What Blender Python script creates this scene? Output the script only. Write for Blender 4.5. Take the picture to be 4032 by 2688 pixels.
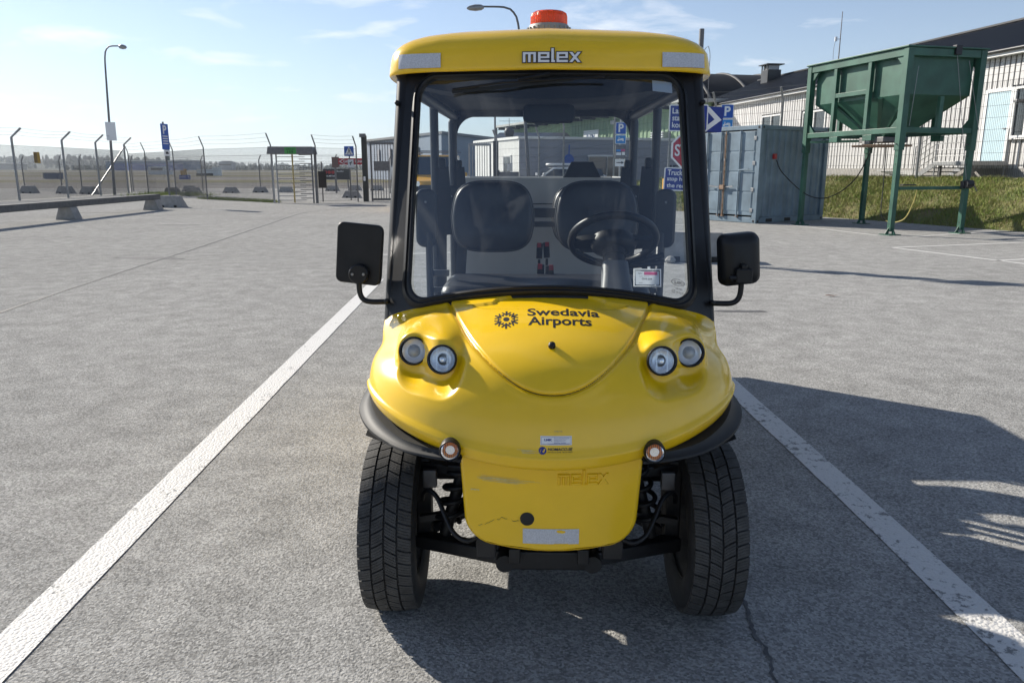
import bpy, math, random
import numpy as np
from mathutils import Vector, Matrix
random.seed(7); rng = np.random.default_rng(11)
R = math.radians
SC = bpy.context.scene
for _o in list(bpy.data.objects): bpy.data.objects.remove(_o)

# ------------------------------------------------------------------ camera, sky, sun, exposure
cam = bpy.data.cameras.new('camera'); camo = bpy.data.objects.new('camera', cam); SC.collection.objects.link(camo)
cam.sensor_width = 36.0; cam.lens = 27.03; cam.clip_start = 0.05; cam.clip_end = 20000
camo.location = (0, 0, 1.45); camo.rotation_euler = (R(90 - 12.638), 0, 0)
SC.camera = camo
SUN_EL, SUN_AZ = 28.5, -52.5          # degrees; azimuth measured clockwise from +Y
sv = Vector((math.sin(R(SUN_AZ)) * math.cos(R(SUN_EL)), math.cos(R(SUN_AZ)) * math.cos(R(SUN_EL)), math.sin(R(SUN_EL))))
world = bpy.data.worlds.new('World'); SC.world = world; world.use_nodes = True
wn, wl = world.node_tree.nodes, world.node_tree.links
wn.clear()
wout = wn.new('ShaderNodeOutputWorld'); wbg = wn.new('ShaderNodeBackground'); sky = wn.new('ShaderNodeTexSky')
sky.sky_type = 'NISHITA'; sky.sun_disc = False; sky.sun_elevation = R(SUN_EL); sky.sun_rotation = R(SUN_AZ)
sky.altitude = 40; sky.air_density = 0.75; sky.dust_density = 0.15; sky.ozone_density = 2.2
wbg.inputs['Strength'].default_value = 0.082
# thin wisps of cloud, laid out by direction in the sky
wtc = wn.new('ShaderNodeTexCoord'); wsep = wn.new('ShaderNodeSeparateXYZ')
wl.new(wtc.outputs['Generated'], wsep.inputs[0])
wadd = wn.new('ShaderNodeMath'); wadd.operation = 'ADD'; wadd.inputs[1].default_value = 0.16
wl.new(wsep.outputs['Z'], wadd.inputs[0])
wdx = wn.new('ShaderNodeMath'); wdx.operation = 'DIVIDE'; wdy = wn.new('ShaderNodeMath'); wdy.operation = 'DIVIDE'
wl.new(wsep.outputs['X'], wdx.inputs[0]); wl.new(wadd.outputs[0], wdx.inputs[1])
wl.new(wsep.outputs['Y'], wdy.inputs[0]); wl.new(wadd.outputs[0], wdy.inputs[1])
wcmb = wn.new('ShaderNodeCombineXYZ'); wl.new(wdx.outputs[0], wcmb.inputs[0]); wl.new(wdy.outputs[0], wcmb.inputs[1])
wmap = wn.new('ShaderNodeMapping'); wmap.inputs['Location'].default_value = (12.1, 4.7, 0.9); wmap.inputs['Scale'].default_value = (1.0, 1.25, 1)
wl.new(wcmb.outputs[0], wmap.inputs['Vector'])
wno = wn.new('ShaderNodeTexNoise'); wno.inputs['Scale'].default_value = 2.2; wno.inputs['Detail'].default_value = 8; wno.inputs['Roughness'].default_value = 0.56
wno.inputs['Distortion'].default_value = 0.35
wl.new(wmap.outputs[0], wno.inputs['Vector'])
wrp = wn.new('ShaderNodeValToRGB'); wrp.color_ramp.elements[0].position = 0.55; wrp.color_ramp.elements[1].position = 0.77
wrp.color_ramp.elements[0].color = (0, 0, 0, 1); wrp.color_ramp.elements[1].color = (0.75, 0.75, 0.75, 1)
wl.new(wno.outputs['Fac'], wrp.inputs[0])
wmix = wn.new('ShaderNodeMix'); wmix.data_type = 'RGBA'
wmix.inputs['B'].default_value = (9.0, 9.0, 9.1, 1)
wl.new(wrp.outputs['Color'], wmix.inputs['Factor']); whs = wn.new('ShaderNodeHueSaturation'); whs.inputs['Saturation'].default_value = 0.86; wl.new(sky.outputs[0], whs.inputs['Color']); wl.new(whs.outputs[0], wmix.inputs['A'])
# the pale veil of moist air low in the sky, all the way round
wz = wn.new('ShaderNodeMath'); wz.operation = 'SUBTRACT'; wz.inputs[0].default_value = 1.0; wz.use_clamp = True; wl.new(wsep.outputs['Z'], wz.inputs[1])
wp_ = wn.new('ShaderNodeMath'); wp_.operation = 'POWER'; wp_.inputs[1].default_value = 9.0; wl.new(wz.outputs[0], wp_.inputs[0])
wf = wn.new('ShaderNodeMath'); wf.operation = 'MULTIPLY'; wf.inputs[1].default_value = 0.85; wl.new(wp_.outputs[0], wf.inputs[0])
wveil = wn.new('ShaderNodeMix'); wveil.data_type = 'RGBA'; wveil.inputs['B'].default_value = (4.0, 4.45, 4.8, 1)
wl.new(wf.outputs[0], wveil.inputs['Factor']); wl.new(wmix.outputs['Result'], wveil.inputs['A'])
wl.new(wveil.outputs['Result'], wbg.inputs['Color']); wl.new(wbg.outputs[0], wout.inputs['Surface'])
sl = bpy.data.lights.new('sun', 'SUN'); sl.energy = 4.3; sl.angle = R(0.53); sl.color = (1.0, 0.93, 0.82)
slo = bpy.data.objects.new('sun', sl); SC.collection.objects.link(slo); slo.rotation_euler = (-sv).to_track_quat('-Z', 'Y').to_euler()
slo.location = (-20, 20, 30)
SC.view_settings.view_transform = 'Standard'; SC.view_settings.look = 'None'
SC.view_settings.exposure = 0.84; SC.view_settings.gamma = 1.0; SC.view_settings.use_curve_mapping = False
SC.cycles.use_denoising = True
SC.cycles.max_bounces = 8; SC.cycles.diffuse_bounces = 2; SC.cycles.glossy_bounces = 3; SC.cycles.use_adaptive_sampling = True; SC.cycles.adaptive_threshold = 0.02; SC.cycles.transparent_max_bounces = 24; SC.cycles.volume_bounces = 0
SC.cycles.sample_clamp_indirect = 8

# ------------------------------------------------------------------ helpers
COL = SC.collection
class MB:
    """collects vertices and faces of one mesh"""
    def __init__(s): s.v = []; s.f = []
    def add(s, vs, fs, M=None):
        n = len(s.v)
        if M is None: s.v += [tuple(p) for p in vs]
        else: s.v += [tuple(M @ Vector(p)) for p in vs]
        s.f += [tuple(i + n for i in f) for f in fs]
        return s
    def box(s, c, d, M=None, rz=0.0):
        hx, hy, hz = d[0] / 2, d[1] / 2, d[2] / 2
        T = Matrix.Translation(c) @ Matrix.Rotation(rz, 4, 'Z')
        if M is not None: T = M @ T
        vs = [(x, y, z) for z in (-hz, hz) for y in (-hy, hy) for x in (-hx, hx)]
        return s.add(vs, [(0, 2, 3, 1), (4, 5, 7, 6), (0, 1, 5, 4), (2, 6, 7, 3), (0, 4, 6, 2), (1, 3, 7, 5)], T)
    def bar(s, p0, p1, w, h, up=(0, 0, 1)):
        p0, p1, up = Vector(p0), Vector(p1), Vector(up)
        d = (p1 - p0).normalized(); x = d.cross(up)
        if x.length < 1e-5: x = d.cross(Vector((0, 1, 0)))
        x.normalize(); y = x.cross(d)
        vs = [p + x * a * w / 2 + y * b * h / 2 for p in (p0, p1) for a, b in ((-1, -1), (1, -1), (1, 1), (-1, 1))]
        return s.add(vs, [(3, 2, 1, 0), (4, 5, 6, 7), (0, 1, 5, 4), (1, 2, 6, 5), (2, 3, 7, 6), (3, 0, 4, 7)])
    def tube(s, pts, r, n=8, closed=False, caps=True, M=None):
        P = [Vector(p) for p in pts]; m = len(P)
        rs = r if isinstance(r, (list, tuple)) else [r] * m
        vs, fs = [], []
        prev = None
        for i in range(m):
            a = P[i - 1] if (i > 0 or closed) else P[i]
            b = P[(i + 1) % m] if (i < m - 1 or closed) else P[i]
            d = (b - a).normalized()
            if prev is None:
                q = Vector((0, 0, 1)) if abs(d.z) < 0.9 else Vector((0, 1, 0))
            else: q = prev
            x = d.cross(q)
            if x.length < 1e-6: x = d.cross(Vector((1, 0.1, 0)))
            x.normalize(); y = x.cross(d).normalized(); prev = y
            for k in range(n):
                t = 2 * math.pi * k / n
                vs.append(P[i] + (x * math.cos(t) + y * math.sin(t)) * rs[i])
        for i in range(m if closed else m - 1):
            j = (i + 1) % m
            for k in range(n):
                l = (k + 1) % n
                fs.append((i * n + k, i * n + l, j * n + l, j * n + k))
        if caps and not closed:
            fs.append(tuple(range(n - 1, -1, -1))); fs.append(tuple((m - 1) * n + k for k in range(n)))
        return s.add(vs, fs, M)
    def cyl(s, p0, p1, r0, r1=None, n=12): return s.tube([p0, p1], [r0, r0 if r1 is None else r1], n)
    def lathe(s, prof, n=24, M=None, cap0=False, cap1=False):
        vs = [(r * math.cos(2 * math.pi * k / n), r * math.sin(2 * math.pi * k / n), z) for r, z in prof for k in range(n)]
        fs = [(i * n + k, i * n + (k + 1) % n, (i + 1) * n + (k + 1) % n, (i + 1) * n + k) for i in range(len(prof) - 1) for k in range(n)]
        if cap0: fs.append(tuple(range(n - 1, -1, -1)))
        if cap1: fs.append(tuple((len(prof) - 1) * n + k for k in range(n)))
        return s.add(vs, fs, M)
    def prism(s, poly, z0, z1, M=None):
        n = len(poly)
        vs = [(p[0], p[1], z0) for p in poly] + [(p[0], p[1], z1) for p in poly]
        fs = [tuple(range(n - 1, -1, -1)), tuple(range(n, 2 * n))] + [(i, (i + 1) % n, n + (i + 1) % n, n + i) for i in range(n)]
        return s.add(vs, fs, M)
    def flat(s, poly, z=0.0, M=None):
        return s.add([(p[0], p[1], z) for p in poly], [tuple(range(len(poly)))], M)
    def surf(s, P, closed_u=False):
        """P: rows of points -> quads"""
        nv, nu = len(P), len(P[0]); vs = [p for row in P for p in row]
        fs = [(i * nu + k, i * nu + (k + 1) % nu, (i + 1) * nu + (k + 1) % nu, (i + 1) * nu + k)
              for i in range(nv - 1) for k in range(nu if closed_u else nu - 1)]
        return s.add(vs, fs)
    def mesh(s, name):
        me = bpy.data.meshes.new(name); me.from_pydata(s.v, [], s.f); me.update(); return me
    def build(s, name, mat, parent=None, smooth=None, bevel=0.0, seg=2):
        me = s.mesh(name)
        o = bpy.data.objects.new(name, me); COL.objects.link(o)
        if mat: me.materials.append(mat)
        if smooth:
            me.polygons.foreach_set('use_smooth', [True] * len(me.polygons))
            if smooth < 179: me.set_sharp_from_angle(angle=R(smooth))
        if bevel:
            m = o.modifiers.new('bevel', 'BEVEL'); m.width = bevel; m.segments = seg; m.limit_method = 'ANGLE'; m.angle_limit = R(40)
        if parent: o.parent = parent
        return o
def fix_normals(o):
    import bmesh
    bm = bmesh.new(); bm.from_mesh(o.data); bmesh.ops.recalc_face_normals(bm, faces=bm.faces); bm.to_mesh(o.data); bm.free()
def tag(o, label=None, cat=None, group=None, kind=None):
    if label: o['label'] = label
    if cat: o['category'] = cat
    if group: o['group'] = group
    if kind: o['kind'] = kind
    return o
def thing(name, label, cat, loc=(0, 0, 0), rz=0.0, group=None):
    o = bpy.data.objects.new(name, None); COL.objects.link(o)
    o.empty_display_size = 0.1; o.location = loc; o.rotation_euler = (0, 0, rz)
    return tag(o, label, cat, group)
def children(o): return [c for c in bpy.data.objects if c.parent == o]
def copy_tree(o, parent=None):
    c = o.copy(); COL.objects.link(c); c.parent = parent
    for ch in children(o): copy_tree(ch, c)
    return c
def dup(o, parent=None, loc=None, rot=None):
    c = o.copy(); COL.objects.link(c)
    if parent: c.parent = parent
    if loc is not None: c.location = loc
    if rot is not None: c.rotation_euler = rot
    return c
def rrect(w, h, r, n=5, cx=0.0, cy=0.0):
    out = []
    for sx, sy, a0 in ((1, 1, 0), (-1, 1, 90), (-1, -1, 180), (1, -1, 270)):
        for k in range(n + 1):
            a = R(a0 + 90 * k / n)
            out.append((cx + sx * (w / 2 - r) + r * math.cos(a), cy + sy * (h / 2 - r) + r * math.sin(a)))
    return out
def catmull(pts, n):
    """n samples through the points, even in chord length"""
    P = np.array(pts, float); d = np.r_[0, np.cumsum(np.linalg.norm(np.diff(P, axis=0), axis=1))]
    Q = np.vstack([2 * P[0] - P[1], P, 2 * P[-1] - P[-2]])
    out = []
    for t in np.linspace(0, d[-1], n):
        i = min(max(int(np.searchsorted(d, t, 'right') - 1), 0), len(P) - 2)
        u = (t - d[i]) / (d[i + 1] - d[i]); a, b, c, e = Q[i], Q[i + 1], Q[i + 2], Q[i + 3]
        out.append(0.5 * (2 * b + (c - a) * u + (2 * a - 5 * b + 4 * c - e) * u * u + (3 * b - a - 3 * c + e) * u ** 3))
    return np.array(out)
_txt = {}
def text_geo(body, bold=0.0, shear=0.0):
    key = (body, bold, shear)
    if key not in _txt:
        cu = bpy.data.curves.new('t', 'FONT'); cu.body = body; cu.size = 1; cu.offset = bold; cu.shear = shear; cu.resolution_u = 5
        o = bpy.data.objects.new('t', cu); COL.objects.link(o)
        dg = bpy.context.evaluated_depsgraph_get(); me = bpy.data.meshes.new_from_object(o.evaluated_get(dg))
        v = np.array([(p.co.x, p.co.y) for p in me.vertices]); f = [tuple(p.vertices) for p in me.polygons]
        bpy.data.objects.remove(o); bpy.data.curves.remove(cu); bpy.data.meshes.remove(me)
        _txt[key] = (v, f)
    return _txt[key]
def fit_text(body, x0, y0, w, h, bold=0.0, shear=0.0):
    v, f = text_geo(body, bold, shear)
    lo, hi = v.min(0), v.max(0)
    q = (v - lo) / (hi - lo) * np.array([w, h]) + np.array([x0, y0])
    return [(a, b) for a, b in q], f

# ------------------------------------------------------------------ materials
def mat(name, col, rough=0.6, metal=0.0, var=0.0, scale=8.0, bump=0.0, bscale=60.0, col2=None, coat=0.0, spec=0.5, detail=4.0, stretch=None, bdist=0.01):
    m = bpy.data.materials.new(name); m.use_nodes = True
    nt = m.node_tree; N, L = nt.nodes, nt.links; b = N['Principled BSDF']
    b.inputs['Base Color'].default_value = (*col, 1); b.inputs['Roughness'].default_value = rough; b.inputs['Metallic'].default_value = metal
    b.inputs['Coat Weight'].default_value = coat; b.inputs['Coat Roughness'].default_value = 0.06; b.inputs['Specular IOR Level'].default_value = spec
    tc = N.new('ShaderNodeTexCoord'); src = tc.outputs['Object']
    if stretch:
        mp = N.new('ShaderNodeMapping'); mp.inputs['Scale'].default_value = stretch; L.new(src, mp.inputs[0]); src = mp.outputs[0]
    if var or col2:
        n1 = N.new('ShaderNodeTexNoise'); n1.inputs['Scale'].default_value = scale; n1.inputs['Detail'].default_value = detail; n1.inputs['Roughness'].default_value = 0.62
        L.new(src, n1.inputs['Vector'])
        rp = N.new('ShaderNodeMapRange'); rp.inputs['From Min'].default_value = 0.32; rp.inputs['From Max'].default_value = 0.68
        L.new(n1.outputs['Fac'], rp.inputs['Value'])
        mx = N.new('ShaderNodeMix'); mx.data_type = 'RGBA'
        c2 = col2 if col2 else tuple(min(1, c * (1 + var)) for c in col)
        c1 = col if col2 else tuple(c * (1 - var) for c in col)
        mx.inputs['A'].default_value = (*c1, 1); mx.inputs['B'].default_value = (*c2, 1)
        L.new(rp.outputs['Result'], mx.inputs['Factor']); L.new(mx.outputs['Result'], b.inputs['Base Color'])
    if bump:
        n2 = N.new('ShaderNodeTexNoise'); n2.inputs['Scale'].default_value = bscale; n2.inputs['Detail'].default_value = 3
        L.new(tc.outputs['Object'], n2.inputs['Vector'])
        bp = N.new('ShaderNodeBump'); bp.inputs['Strength'].default_value = bump; bp.inputs['Distance'].default_value = bdist
        L.new(n2.outputs['Fac'], bp.inputs['Height']); L.new(bp.outputs[0], b.inputs['Normal'])
    return m
def weathered(name, col, rough, streak, rust=(.13, .065, .03), amount=.60, fade=1.25):
    """paint with faded areas, dirt runs and specks of rust"""
    m = bpy.data.materials.new(name); m.use_nodes = True; N, L = m.node_tree.nodes, m.node_tree.links; b = N['Principled BSDF']; b.inputs['Roughness'].default_value = rough
    tc = N.new('ShaderNodeTexCoord'); mp = N.new('ShaderNodeMapping'); mp.inputs['Scale'].default_value = streak; L.new(tc.outputs['Object'], mp.inputs[0])
    n1 = N.new('ShaderNodeTexNoise'); n1.inputs['Scale'].default_value = 1.0; n1.inputs['Detail'].default_value = 6; n1.inputs['Roughness'].default_value = .68; L.new(mp.outputs[0], n1.inputs['Vector'])
    n2 = N.new('ShaderNodeTexNoise'); n2.inputs['Scale'].default_value = 2.2; n2.inputs['Detail'].default_value = 5; L.new(tc.outputs['Object'], n2.inputs['Vector'])
    r0 = N.new('ShaderNodeMapRange'); r0.inputs['From Min'].default_value = .35; r0.inputs['From Max'].default_value = .7; L.new(n2.outputs['Fac'], r0.inputs['Value'])
    m0 = N.new('ShaderNodeMix'); m0.data_type = 'RGBA'; m0.inputs['A'].default_value = (*[c * .86 for c in col], 1); m0.inputs['B'].default_value = (*[min(1, c * fade + .01) for c in col], 1); L.new(r0.outputs['Result'], m0.inputs['Factor'])
    r1 = N.new('ShaderNodeMapRange'); r1.inputs['From Min'].default_value = amount; r1.inputs['From Max'].default_value = amount + .10; r1.inputs['To Max'].default_value = .8; L.new(n1.outputs['Fac'], r1.inputs['Value'])
    m1 = N.new('ShaderNodeMix'); m1.data_type = 'RGBA'; m1.inputs['B'].default_value = (*rust, 1); L.new(m0.outputs['Result'], m1.inputs['A']); L.new(r1.outputs['Result'], m1.inputs['Factor']); L.new(m1.outputs['Result'], b.inputs['Base Color'])
    return m
def glass_mat(name, tint=(0.93, 0.97, 0.96), rough=0.0, refl=1.0, ior=1.45, dirt=0.0):
    """a thin pane: what is behind shows through, the sky mirrors on it by its angle"""
    m = bpy.data.materials.new(name); m.use_nodes = True
    N, L = m.node_tree.nodes, m.node_tree.links; N.clear()
    out = N.new('ShaderNodeOutputMaterial'); tr = N.new('ShaderNodeBsdfTransparent'); gl = N.new('ShaderNodeBsdfGlossy'); mx = N.new('ShaderNodeMixShader')
    fr = N.new('ShaderNodeFresnel'); fr.inputs['IOR'].default_value = ior
    mu = N.new('ShaderNodeMath'); mu.operation = 'MULTIPLY'; mu.inputs[1].default_value = refl
    tr.inputs['Color'].default_value = (*tint, 1); gl.inputs['Roughness'].default_value = rough; gl.inputs['Color'].default_value = (0.9, 0.95, 1, 1)
    L.new(fr.outputs[0], mu.inputs[0]); L.new(mu.outputs[0], mx.inputs[0]); L.new(tr.outputs[0], mx.inputs[1]); L.new(gl.outputs[0], mx.inputs[2])
    last = mx.outputs[0]
    if dirt:
        df = N.new('ShaderNodeBsdfDiffuse'); df.inputs['Color'].default_value = (0.55, 0.55, 0.53, 1)
        tc = N.new('ShaderNodeTexCoord'); no = N.new('ShaderNodeTexNoise'); no.inputs['Scale'].default_value = 9; no.inputs['Detail'].default_value = 6
        L.new(tc.outputs['Object'], no.inputs['Vector'])
        m2 = N.new('ShaderNodeMath'); m2.operation = 'MULTIPLY'; m2.inputs[1].default_value = dirt; L.new(no.outputs['Fac'], m2.inputs[0])
        mx2 = N.new('ShaderNodeMixShader'); L.new(m2.outputs[0], mx2.inputs[0]); L.new(last, mx2.inputs[1]); L.new(df.outputs[0], mx2.inputs[2]); last = mx2.outputs[0]
    L.new(last, out.inputs['Surface'])
    return m
YEL = (0.92, 0.57, 0.008)
M = {}
M['yellow'] = mat('yellow_gelcoat', YEL, 0.27, var=0.05, scale=3.4, coat=0.45, bump=0.008, bscale=45)
M['roofyel'] = M['yellow']
M['black'] = mat('black_plastic', (0.011, 0.0115, 0.013), 0.42, spec=0.35, var=0.25, scale=14, bump=0.06, bscale=500, bdist=0.002)
M['blackmetal'] = mat('black_chassis_steel', (0.014, 0.014, 0.015), 0.5, var=0.4, scale=20, bump=0.1, bscale=90, bdist=0.003)
M['rubber'] = mat('grey_black_rubber', (0.012, 0.012, 0.0125), 0.62, var=0.3, scale=9, bump=0.1, bscale=260, bdist=0.002)
M['vinyl'] = mat('black_vinyl', (0.022, 0.023, 0.027), 0.38, var=0.2, scale=12, bump=0.12, bscale=420, bdist=0.002)
M['liner'] = mat('dark_headliner', (0.02, 0.021, 0.023), 0.8, var=0.2, scale=6)
M['tube'] = mat('dark_powder_coat', (0.03, 0.032, 0.036), 0.4, var=0.15, scale=10)
M['greyplastic2'] = mat('light_grey_plastic', (0.30, 0.30, 0.30), 0.5, var=0.1, scale=10)
M['greyplastic'] = mat('mid_grey_plastic', (0.13, 0.135, 0.145), 0.5, var=0.1, scale=10)
M['panel'] = mat('grey_laminate_panel', (0.50, 0.49, 0.47), 0.5, var=0.06, scale=3)
M['tread'] = mat('tread_rubber', (0.055, 0.053, 0.050), 0.75, var=0.35, scale=22, bump=0.25, bscale=170, bdist=0.003)
M['tyre'] = mat('tyre_rubber', (0.023, 0.023, 0.024), 0.72, var=0.35, scale=22, bump=0.25, bscale=170, bdist=0.003)
M['rim'] = mat('wheel_steel', (0.16, 0.15, 0.14), 0.5, metal=0.7, var=0.3, scale=14)
M['chrome'] = mat('lamp_reflector', (0.9, 0.91, 0.93), 0.22, metal=1.0)
M['lens'] = glass_mat('clear_lens', (0.97, 0.98, 0.98), 0.0, 1.0, 1.5)
M['wind'] = glass_mat('windscreen_glass', (0.88, 0.93, 0.94), 0.0, 2.5, 1.5, dirt=0.05)
M['pane'] = glass_mat('window_pane', (0.5, 0.55, 0.56), 0.0, 1.6, 1.6)
M['darkpane'] = mat('dark_window_glass', (0.03, 0.036, 0.04), 0.05, coat=0.4, spec=0.8)
M['amber'] = mat('amber_plastic', (0.85, 0.22, 0.02), 0.25, coat=0.5)
M['red'] = mat('red_plastic', (0.36, 0.015, 0.02), 0.4)
M['reflect'] = mat('silver_reflective_tape', (0.56, 0.57, 0.6), 0.45, var=0.14, scale=260, detail=1)
M['balllens'] = mat('projector_ball', (0.34, 0.35, 0.35), 0.06, coat=1.0, spec=1.0)
M['gapshade'] = mat('gap_shade_brown', (0.10, 0.06, 0.01), 0.7)
M['silver'] = mat('silver_painted_shine', (0.72, 0.73, 0.75), 0.22, metal=0.35)  # pale so the headlight bowl stays bright: its chrome shine put into the colour
M['print'] = mat('black_print', (0.012, 0.012, 0.016), 0.5)
M['white'] = mat('white_paint', (0.78, 0.78, 0.76), 0.5, var=0.06, scale=6)
M['whitesign'] = mat('white_sign_film', (0.8, 0.8, 0.8), 0.45)
M['navy'] = mat('blue_ink', (0.015, 0.03, 0.22), 0.5)
M['blue'] = mat('sign_blue', (0.012, 0.09, 0.42), 0.42, var=0.06, scale=4)
M['deepblue'] = mat('sign_deep_blue', (0.008, 0.03, 0.24), 0.42, var=0.06, scale=4)
M['lightblue'] = mat('sign_light_blue', (0.03, 0.24, 0.6), 0.42)
M['signred'] = mat('sign_red', (0.42, 0.018, 0.035), 0.45, var=0.06, scale=4)
M['magenta'] = mat('permit_magenta', (0.5, 0.08, 0.2), 0.5)
M['paper'] = mat('paper', (0.72, 0.74, 0.78), 0.7)
M['scuff'] = mat('paint_scuff', (0.70, 0.58, 0.26), 0.7, var=0.2, scale=80)
M['galv'] = mat('galvanised_steel', (0.3, 0.305, 0.31), 0.45, metal=0.55, var=0.18, scale=12)
M['galvdark'] = mat('weathered_galvanised_steel', (0.16, 0.16, 0.165), 0.5, metal=0.5, var=0.2, scale=12)
M['wire'] = mat('fence_wire', (0.11, 0.112, 0.118), 0.8, spec=0.1)
M['concrete'] = mat('concrete', (0.3, 0.29, 0.275), 0.9, var=0.16, scale=7, bump=0.25, bscale=60)
M['concdark'] = mat('dark_concrete', (0.12, 0.12, 0.118), 0.9, var=0.2, scale=7, bump=0.25, bscale=60)
HAZE = 0.00018

# ------------------------------------------------------------------ ground
def asphalt_mat(name, lo, hi, grain=95.0, bump=0.5, tint=(1.0, .985, .955)):
    m = bpy.data.materials.new(name); m.use_nodes = True
    N, L = m.node_tree.nodes, m.node_tree.links; b = N['Principled BSDF']; b.inputs['Roughness'].default_value = .86; b.inputs['Specular IOR Level'].default_value = 0.0
    tc = N.new('ShaderNodeTexCoord')
    vo = N.new('ShaderNodeTexVoronoi'); vo.inputs['Scale'].default_value = grain; vo.inputs['Randomness'].default_value = 1.0; L.new(tc.outputs['Object'], vo.inputs['Vector'])
    sp = N.new('ShaderNodeSeparateColor'); L.new(vo.outputs['Color'], sp.inputs[0])
    n1 = N.new('ShaderNodeTexNoise'); n1.inputs['Scale'].default_value = .35; n1.inputs['Detail'].default_value = 4; n1.inputs['Roughness'].default_value = .65; L.new(tc.outputs['Object'], n1.inputs['Vector'])
    n2 = N.new('ShaderNodeTexNoise'); n2.inputs['Scale'].default_value = 4.5; n2.inputs['Detail'].default_value = 3; L.new(tc.outputs['Object'], n2.inputs['Vector'])
    def mr(src, a, b_, c, d):
        q = N.new('ShaderNodeMapRange'); q.inputs['From Min'].default_value = a; q.inputs['From Max'].default_value = b_; q.inputs['To Min'].default_value = c; q.inputs['To Max'].default_value = d; L.new(src, q.inputs['Value']); return q.outputs['Result']
    def mul(a, b_):
        q = N.new('ShaderNodeMath'); q.operation = 'MULTIPLY'; L.new(a, q.inputs[0]); L.new(b_, q.inputs[1]); return q.outputs[0]
    stone = mr(sp.outputs[0], 0, 1, .64, 1.36); big = mr(n1.outputs['Fac'], .3, .7, lo, hi); mid = mr(n2.outputs['Fac'], .3, .7, .86, 1.14)
    n3 = N.new('ShaderNodeTexNoise'); n3.inputs['Scale'].default_value = .9; n3.inputs['Detail'].default_value = 5; n3.inputs['Roughness'].default_value = .7; mp3 = N.new('ShaderNodeMapping'); mp3.inputs['Scale'].default_value = (1.6, .35, 1); mp3.inputs['Rotation'].default_value = (0, 0, .25); L.new(tc.outputs['Object'], mp3.inputs[0]); L.new(mp3.outputs[0], n3.inputs['Vector'])
    val = mul(mul(mul(stone, big), mid), mr(n3.outputs['Fac'], .58, .72, 1.0, .90))
    cb = N.new('ShaderNodeCombineColor')
    for i, t in enumerate(tint):
        q = N.new('ShaderNodeMath'); q.operation = 'MULTIPLY'; q.inputs[1].default_value = t; L.new(val, q.inputs[0]); L.new(q.outputs[0], cb.inputs[i])
    L.new(cb.outputs[0], b.inputs['Base Color'])
    v2 = N.new('ShaderNodeTexNoise'); v2.inputs['Scale'].default_value = grain * .9; v2.inputs['Detail'].default_value = 1.5; L.new(tc.outputs['Object'], v2.inputs['Vector'])
    bp = N.new('ShaderNodeBump'); bp.inputs['Strength'].default_value = bump; bp.inputs['Distance'].default_value = .012
    L.new(v2.outputs['Fac'], bp.inputs['Height']); L.new(bp.outputs[0], b.inputs['Normal'])
    return m
M['asphalt'] = asphalt_mat('worn_asphalt', .285, .335, grain=118.0, bump=0.5, tint=(1.0, .99, .955))
M['airfield'] = mat('airfield_concrete', (.115, .11, .105), .95, col2=(.16, .15, .142), scale=.02, spec=.1)
M['drygrass'] = mat('dry_airfield_grass', (.08, .08, .035), .95, col2=(.13, .115, .06), scale=.06, spec=.1)
M['tar'] = mat('bitumen_seam', (.035, .035, .036), .7, var=.3, scale=30)
M['patch'] = mat('dark_stain', (.10, .10, .102), .85, var=.3, scale=14)
def line_mat(name, wear):
    m = bpy.data.materials.new(name); m.use_nodes = True
    N, L = m.node_tree.nodes, m.node_tree.links; b = N['Principled BSDF']; b.inputs['Roughness'].default_value = .7
    tc = N.new('ShaderNodeTexCoord'); n1 = N.new('ShaderNodeTexNoise'); n1.inputs['Scale'].default_value = 24; n1.inputs['Detail'].default_value = 7; n1.inputs['Roughness'].default_value = .75; L.new(tc.outputs['Object'], n1.inputs['Vector'])
    n0 = N.new('ShaderNodeTexNoise'); n0.inputs['Scale'].default_value = 3; L.new(tc.outputs['Object'], n0.inputs['Vector'])
    ad = N.new('ShaderNodeMath'); ad.operation = 'MULTIPLY_ADD'; ad.inputs[1].default_value = .35; L.new(n0.outputs['Fac'], ad.inputs[0]); L.new(n1.outputs['Fac'], ad.inputs[2])
    rp = N.new('ShaderNodeMapRange'); rp.inputs['From Min'].default_value = wear - .035; rp.inputs['From Max'].default_value = wear + .035; L.new(ad.outputs[0], rp.inputs['Value'])
    mx = N.new('ShaderNodeMix'); mx.data_type = 'RGBA'; mx.inputs['A'].default_value = (.20, .20, .195, 1); mx.inputs['B'].default_value = (.62, .61, .59, 1)
    L.new(rp.outputs['Result'], mx.inputs['Factor']); L.new(mx.outputs['Result'], b.inputs['Base Color'])
    vo = N.new('ShaderNodeTexVoronoi'); vo.inputs['Scale'].default_value = 80; L.new(tc.outputs['Object'], vo.inputs['Vector'])
    bp = N.new('ShaderNodeBump'); bp.inputs['Strength'].default_value = .5; bp.inputs['Distance'].default_value = .008; bp.invert = True; L.new(vo.outputs['Distance'], bp.inputs['Height']); L.new(bp.outputs[0], b.inputs['Normal'])
    return m
M['line'] = line_mat('white_road_paint', .54); M['lineworn'] = line_mat('worn_white_road_paint', .585)
def struct(name, mb, m, label=None, **k):
    o = mb.build(name, m, None, **k); return tag(o, label, None, None, 'structure')
struct('ground', MB().flat([(-6000, -400), (6000, -400), (6000, 6000), (-6000, 6000)], -.012), M['airfield'], 'grey brown airfield ground reaching to the horizon')
struct('yard_asphalt', MB().flat([(-60, -25), (40, -25), (40, 60), (-4, 60), (-60, 60)], 0), M['asphalt'], 'worn grey asphalt of the parking yard')
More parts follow.
